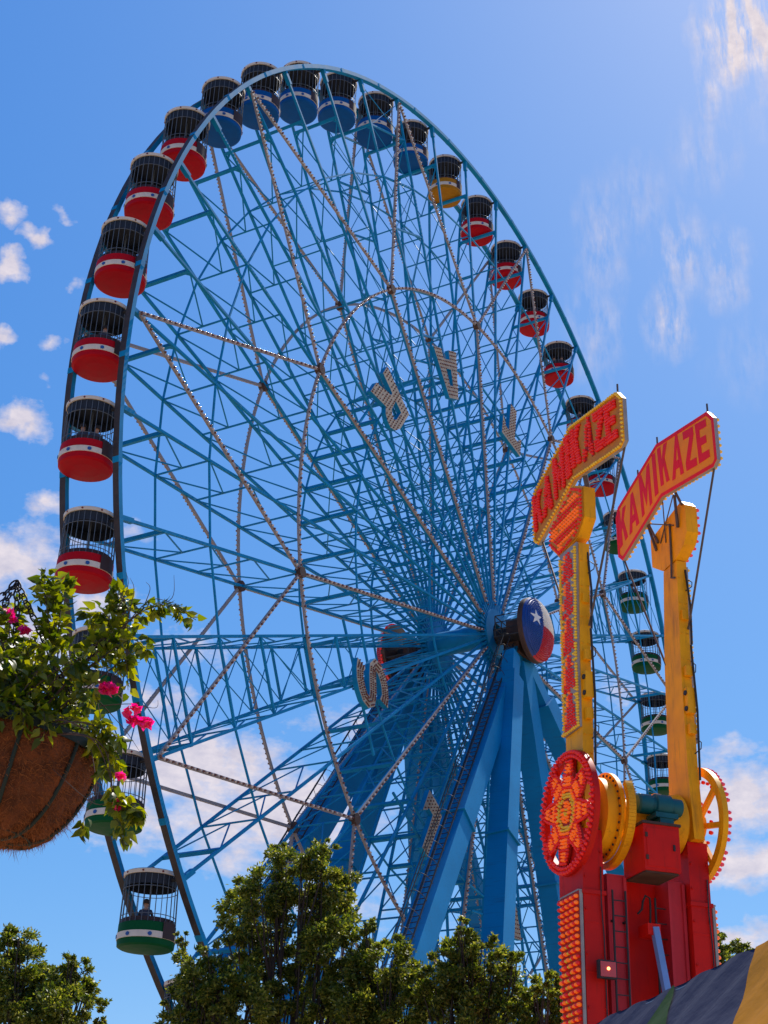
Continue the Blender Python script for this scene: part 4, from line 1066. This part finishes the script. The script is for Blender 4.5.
# loose fibres
nf = 16000; vv = []; ff = []
for i in range(nf):
    t = random.random()**.8; a = random.uniform(0, 2*PI); r, z_ = prof(min(.97, t)); p = Vector((r*math.cos(a), r*math.sin(a), z_)); d = Vector((math.cos(a)*r, math.sin(a)*r, (z_-.235)*.8-.02)).normalized()
    dirv = (d*random.uniform(.1, .9)+Vector((random.gauss(0,1), random.gauss(0,1), random.gauss(-.2,1)))*.55).normalized(); ln = random.uniform(.008, .022)*(1 if random.random() < .93 else 2.2)
    sidev = dirv.cross(d).normalized()*.0006; p = p-d*.003; e = p+dirv*ln*.6; e2 = e+(dirv+Vector((random.gauss(0,.5), random.gauss(0,.5), -.3))).normalized()*ln*.5
    o_ = len(vv); vv += [p-sidev, p+sidev, e+sidev*.8, e-sidev*.8, e2]; ff += [(o_, o_+1, o_+2, o_+3), (o_+3, o_+2, o_+4)]
me = bpy.data.meshes.new('coir_fibres'); me.from_pydata(vv, [], ff); me.materials.append(M['fibre']); fo = link('coir_fibres', me, lin); tag(fo, kind='stuff')
b = MB(); b.lathe([(BRad*.97, .205), (.01, .215)], 40); b.build('soil', M['soil'], basket)
b = MB()
b.lathe([(BRad+.006, .228), (BRad+.010, .228), (BRad+.010, .250), (BRad+.006, .250), (BRad+.006, .228)], 72)
for k in range(9):
    a = 2*PI*k/9+.1; b.tube([Vector((math.cos(a)*(prof(t)[0]+.004), math.sin(a)*(prof(t)[0]+.004), prof(t)[1]-.002)) for t in [i/12 for i in range(13)]], .0055, 6)
for t in (.82,):
    r, z_ = prof(t); b.tube([(math.cos(2*PI*i/48)*(r+.006), math.sin(2*PI*i/48)*(r+.006), z_) for i in range(48)], .0028, 5, closed=True)
b.build('wire_frame', M['wire'], basket)
def chain(b, p, q, pitch=.022):
    d = (q-p); n = max(2, int(d.length/pitch)); d.normalize(); o1 = d.orthogonal().normalized(); o2 = d.cross(o1)
    for i in range(n):
        c = p+d*(i+.5)*((q-p).length/n); s_ = o1 if i % 2 else o2
        b.tube([c+d*(.0155*math.cos(t))+s_*(.0085*math.sin(t)) for t in [2*PI*j/12 for j in range(12)]], .0023, 6, closed=True)
IM = Matrix.Rotation(-TILT, 3, 'Y')
ap = IM @ (at(17, 582, BD)-basket.location)
for a in (R_(-15), R_(105), R_(225)):
    b = MB(); e = Vector((BRad*math.cos(a), BRad*math.sin(a), .245)); chain(b, ap, e); b.build('chain', M['chain'], basket)
b = MB(); lft_p = IM @ (at(-60, 655, BD+.05)-basket.location); chain(b, lft_p, ap, .022); b.build('chain', M['chain'], basket)

plant = empty('bougainvillea', 'bushy bougainvillea with bright pink flowers growing out of the hanging basket', 'plant', loc=(bc.x, bc.y, bc.z-.02))
pl = Vector(plant.location)
LC, LA = [], []; twigs = MB(); 
def lf(p, d): LC.append(tuple(p)); LA.append(tuple(d))
def spray(pts, r0, dens, spread=.02, bare=0.0, droop=.5):
    P = [Vector(p)-pl for p in pts]; S = []
    for i in range(len(P)-1):
        p0, p1, p2, p3 = P[max(0, i-1)], P[i], P[i+1], P[min(len(P)-1, i+2)]
        for j in range(6):
            t = j/6; S.append(.5*((2*p1)+(p2-p0)*t+(2*p0-5*p1+4*p2-p3)*t*t+(3*p1-p0-3*p2+p3)*t**3))
    S.append(P[-1]); twigs.tube(S, [r0*(1-.8*i/len(S)) for i in range(len(S))], 5)
    L_ = sum((S[i+1]-S[i]).length for i in range(len(S)-1)); n = int(L_*dens)
    for i in range(n):
        t = random.uniform(bare, 1); q = t*(len(S)-1); k = min(int(q), len(S)-2); p = S[k].lerp(S[k+1], q-k); tg = (S[k+1]-S[k]).normalized()
        o = Vector((random.gauss(0,1), random.gauss(0,1), random.gauss(0,1))); o = (o-tg*o.dot(tg)).normalized(); d = (o+tg*.5+Vector((0,0,-droop))).normalized()
        ln = random.uniform(.3, 1)*spread; lf(p+o*ln*.4+d*.018, d)
        if random.random() < .3: twigs.tube([p, p+o*ln*.4], .0008, 3, caps=False)
def jit(px, py, dz): return at(px, py, BD+dz)
# dense heart of the bush
for i in range(92):
    a = random.uniform(0, 2*PI); r = BRad*math.sqrt(random.random()); s = Vector((bc.x+r*math.cos(a), bc.y+r*math.sin(a), bc.z-.02))
    tx = random.gauss(22, 46); ty = random.uniform(640, 735)-max(0, 30-abs(tx-30))*.6
    if tx > 100: tx = random.uniform(40, 95)
    e = jit(tx, ty, random.uniform(-.22, .22)); m_ = s.lerp(e, .5)+Vector((random.gauss(0,.02), random.gauss(0,.02), .03)); spray([s, m_, e], .0022, 95, .035, .25)
# reaching sprays
c0 = Vector((bc.x+.05, bc.y-.05, bc.z))
def reach(L_, r0=.003, dens=110, sp_=.032, bare=.35, dz=(-.05, .0), droop=.5):
    spray([c0]+[jit(x, y, dz[0]+(dz[1]-dz[0])*i/max(1, len(L_)-1)) for i, (x, y) in enumerate(L_)], r0, dens, sp_, bare, droop)
for k in range(3): reach([(48+k*3, 690), (50+k*4, 640-k*4), (46+k*8, 600), (44+k*9, 574+k*4)], .003, 150, .034, .45, (-.05, -.05+k*.05))
reach([(60, 680), (100, 650), (128, 622), (150, 608), (172, 606), (196, 620)], .004, 105, .026, .55, (-.05, -.14), .9)
reach([(60, 690), (105, 655), (128, 620), (122, 598), (112, 592)], .0035, 190, .036, .5, (-.05, -.08))
reach([(60, 690), (98, 650), (112, 625), (100, 612), (88, 618)], .0035, 190, .036, .45, (-.1, -.02))
reach([(60, 690), (98, 660), (130, 640), (145, 648)], .003, 120, .03, .5, (-.06, -.16))
reach([(70, 700), (110, 670), (125, 660), (128, 690)], .003, 110, .03, .5, (-.1, -.16))
reach([(60, 690), (85, 665), (100, 640), (118, 640)], .003, 170, .036, .4, (-.05, -.1))
reach([(20, 690), (12, 650), (10, 625), (22, 602)], .003, 150, .034, .5, (0, .08)); reach([(20, 690), (5, 650), (-6, 620), (0, 610)], .003, 140, .034, .5, (-.1, -.1))
reach([(60, 720), (92, 735), (108, 752), (104, 772)], .0025, 130, .03, .4, (-.2, -.24), .8); reach([(70, 722), (100, 728), (120, 738)], .0025, 140, .03, .5, (-.2, -.24), .8)
reach([(80, 735), (105, 750), (112, 785), (118, 812), (124, 838)], .002, 60, .026, .6, (-.24, -.26), .9); reach([(85, 735), (108, 770), (114, 800), (132, 812)], .002, 55, .026, .7, (-.24, -.26), .9)
reach([(88, 800), (112, 800), (128, 806), (134, 818)], .0012, 110, .03, .6, (-.22, -.24), .9)
spray([at(90, 742, BD-.1), at(96, 790, BD-.12), at(86, 812, BD-.12), at(82, 830, BD-.12)], .0015, 55, .02, .7, 1)
# bare twigs
for L_ in ([(128,622),(150,600),(170,602),(182,606)], [(150,608),(172,598),(174,575)], [(140,615),(150,590),(146,582)], [(128,618),(134,590),(130,578)], [(118,610),(128,586),(126,572)], [(100,706),(130,704),(155,708),(158,700)], [(98,700),(125,730),(140,752)], [(95,690),(110,745),(145,758)]):
    spray([at(x, y, BD-.12) for x, y in L_], .0014, 0, .01)
for k in range(26):
    a = random.uniform(PI*.95, PI*2.05); r = BRad*random.uniform(.75, .98); s0_ = Vector((bc.x+r*math.cos(a), bc.y+r*math.sin(a), bc.z+.01-.035*math.cos(a)))
    o_ = Vector((math.cos(a), math.sin(a), 0)); spray([s0_, s0_+o_*.05+Vector((0,0,.02)), s0_+o_*.085+Vector((random.gauss(0,.02),0,-random.uniform(.01,.06)))], .0016, 150, .03, .2, .9)
leaf_o = None
def leaves(name, C, A, L_, W_, m, parent):
    C = np.array(C); A = np.array(A); n = len(C); A /= np.linalg.norm(A, axis=1)[:, None]+1e-9
    T = RNG.normal(size=(n, 3)); T[:, 2] *= .5; T -= A*np.sum(A*T, 1)[:, None]; T /= np.linalg.norm(T, axis=1)[:, None]+1e-9; Nn = np.cross(A, T)
    Ls = (L_*RNG.uniform(.6, 1.2, n))[:, None]; Ws = (W_*RNG.uniform(.75, 1.15, n))[:, None]; f = RNG.uniform(.1, .35, n)[:, None]
    o = C-A*Ls*.5
    rib = [o, o+A*Ls*.3+Nn*Ls*.03, o+A*Ls*.65+Nn*Ls*.02, o+A*Ls-Nn*Ls*.12]
    v = np.stack([rib[0], o+A*Ls*.25+T*Ws*.48+Nn*Ws*f, o+A*Ls*.6+T*Ws*.36+Nn*Ws*f*.8, rib[3], o+A*Ls*.6-T*Ws*.36+Nn*Ws*f*.8, o+A*Ls*.25-T*Ws*.48+Nn*Ws*f, rib[1], rib[2]], 1).reshape(-1, 3)
    fs = []
    for i in range(n):
        q = i*8; fs += [(q, q+1, q+6), (q+1, q+2, q+7, q+6), (q+2, q+3, q+7), (q, q+6, q+5), (q+6, q+7, q+4, q+5), (q+7, q+3, q+4)]
    me = bpy.data.meshes.new(name); me.from_pydata(v.tolist(), [], fs); me.materials.append(m); me.polygons.foreach_set('use_smooth', [True]*len(fs)); me.update()
    return link(name, me, parent)
leaves('foliage', LC, LA, .035, .022, M['leafB'], plant)
twigs.build('stems', M['twig'], plant, fixn=False)
def flower(px, py, dz, n, sz):
    C, A = [], []; c = at(px, py, BD+dz)-pl
    for i in range(n):
        d = Vector((random.gauss(0,1), random.gauss(0,1), random.gauss(0,1))).normalized(); C.append(tuple(c+d*sz*.7)); A.append(tuple((d+Vector((random.gauss(0,.4), random.gauss(0,.4), random.gauss(0,.4)))).normalized()))
    leaves('flower', C, A, .026, .024, M['petal'], plant)
for f in ((105,688,-.2,14,.014),(112,690,-.2,12,.013),(136,708,-.15,9,.011),(133,720,-.15,12,.014),(143,722,-.15,12,.013),(147,723,-.15,12,.013),(128,712,-.15,6,.009),(122,776,-.24,7,.009),(117,806,-.25,8,.011),(10,612,-.05,8,.012),(11,619,-.05,7,.01),(22,630,-.1,8,.01),(-2,712,-.2,8,.01),(26,631,-.1,6,.009)): flower(*f)
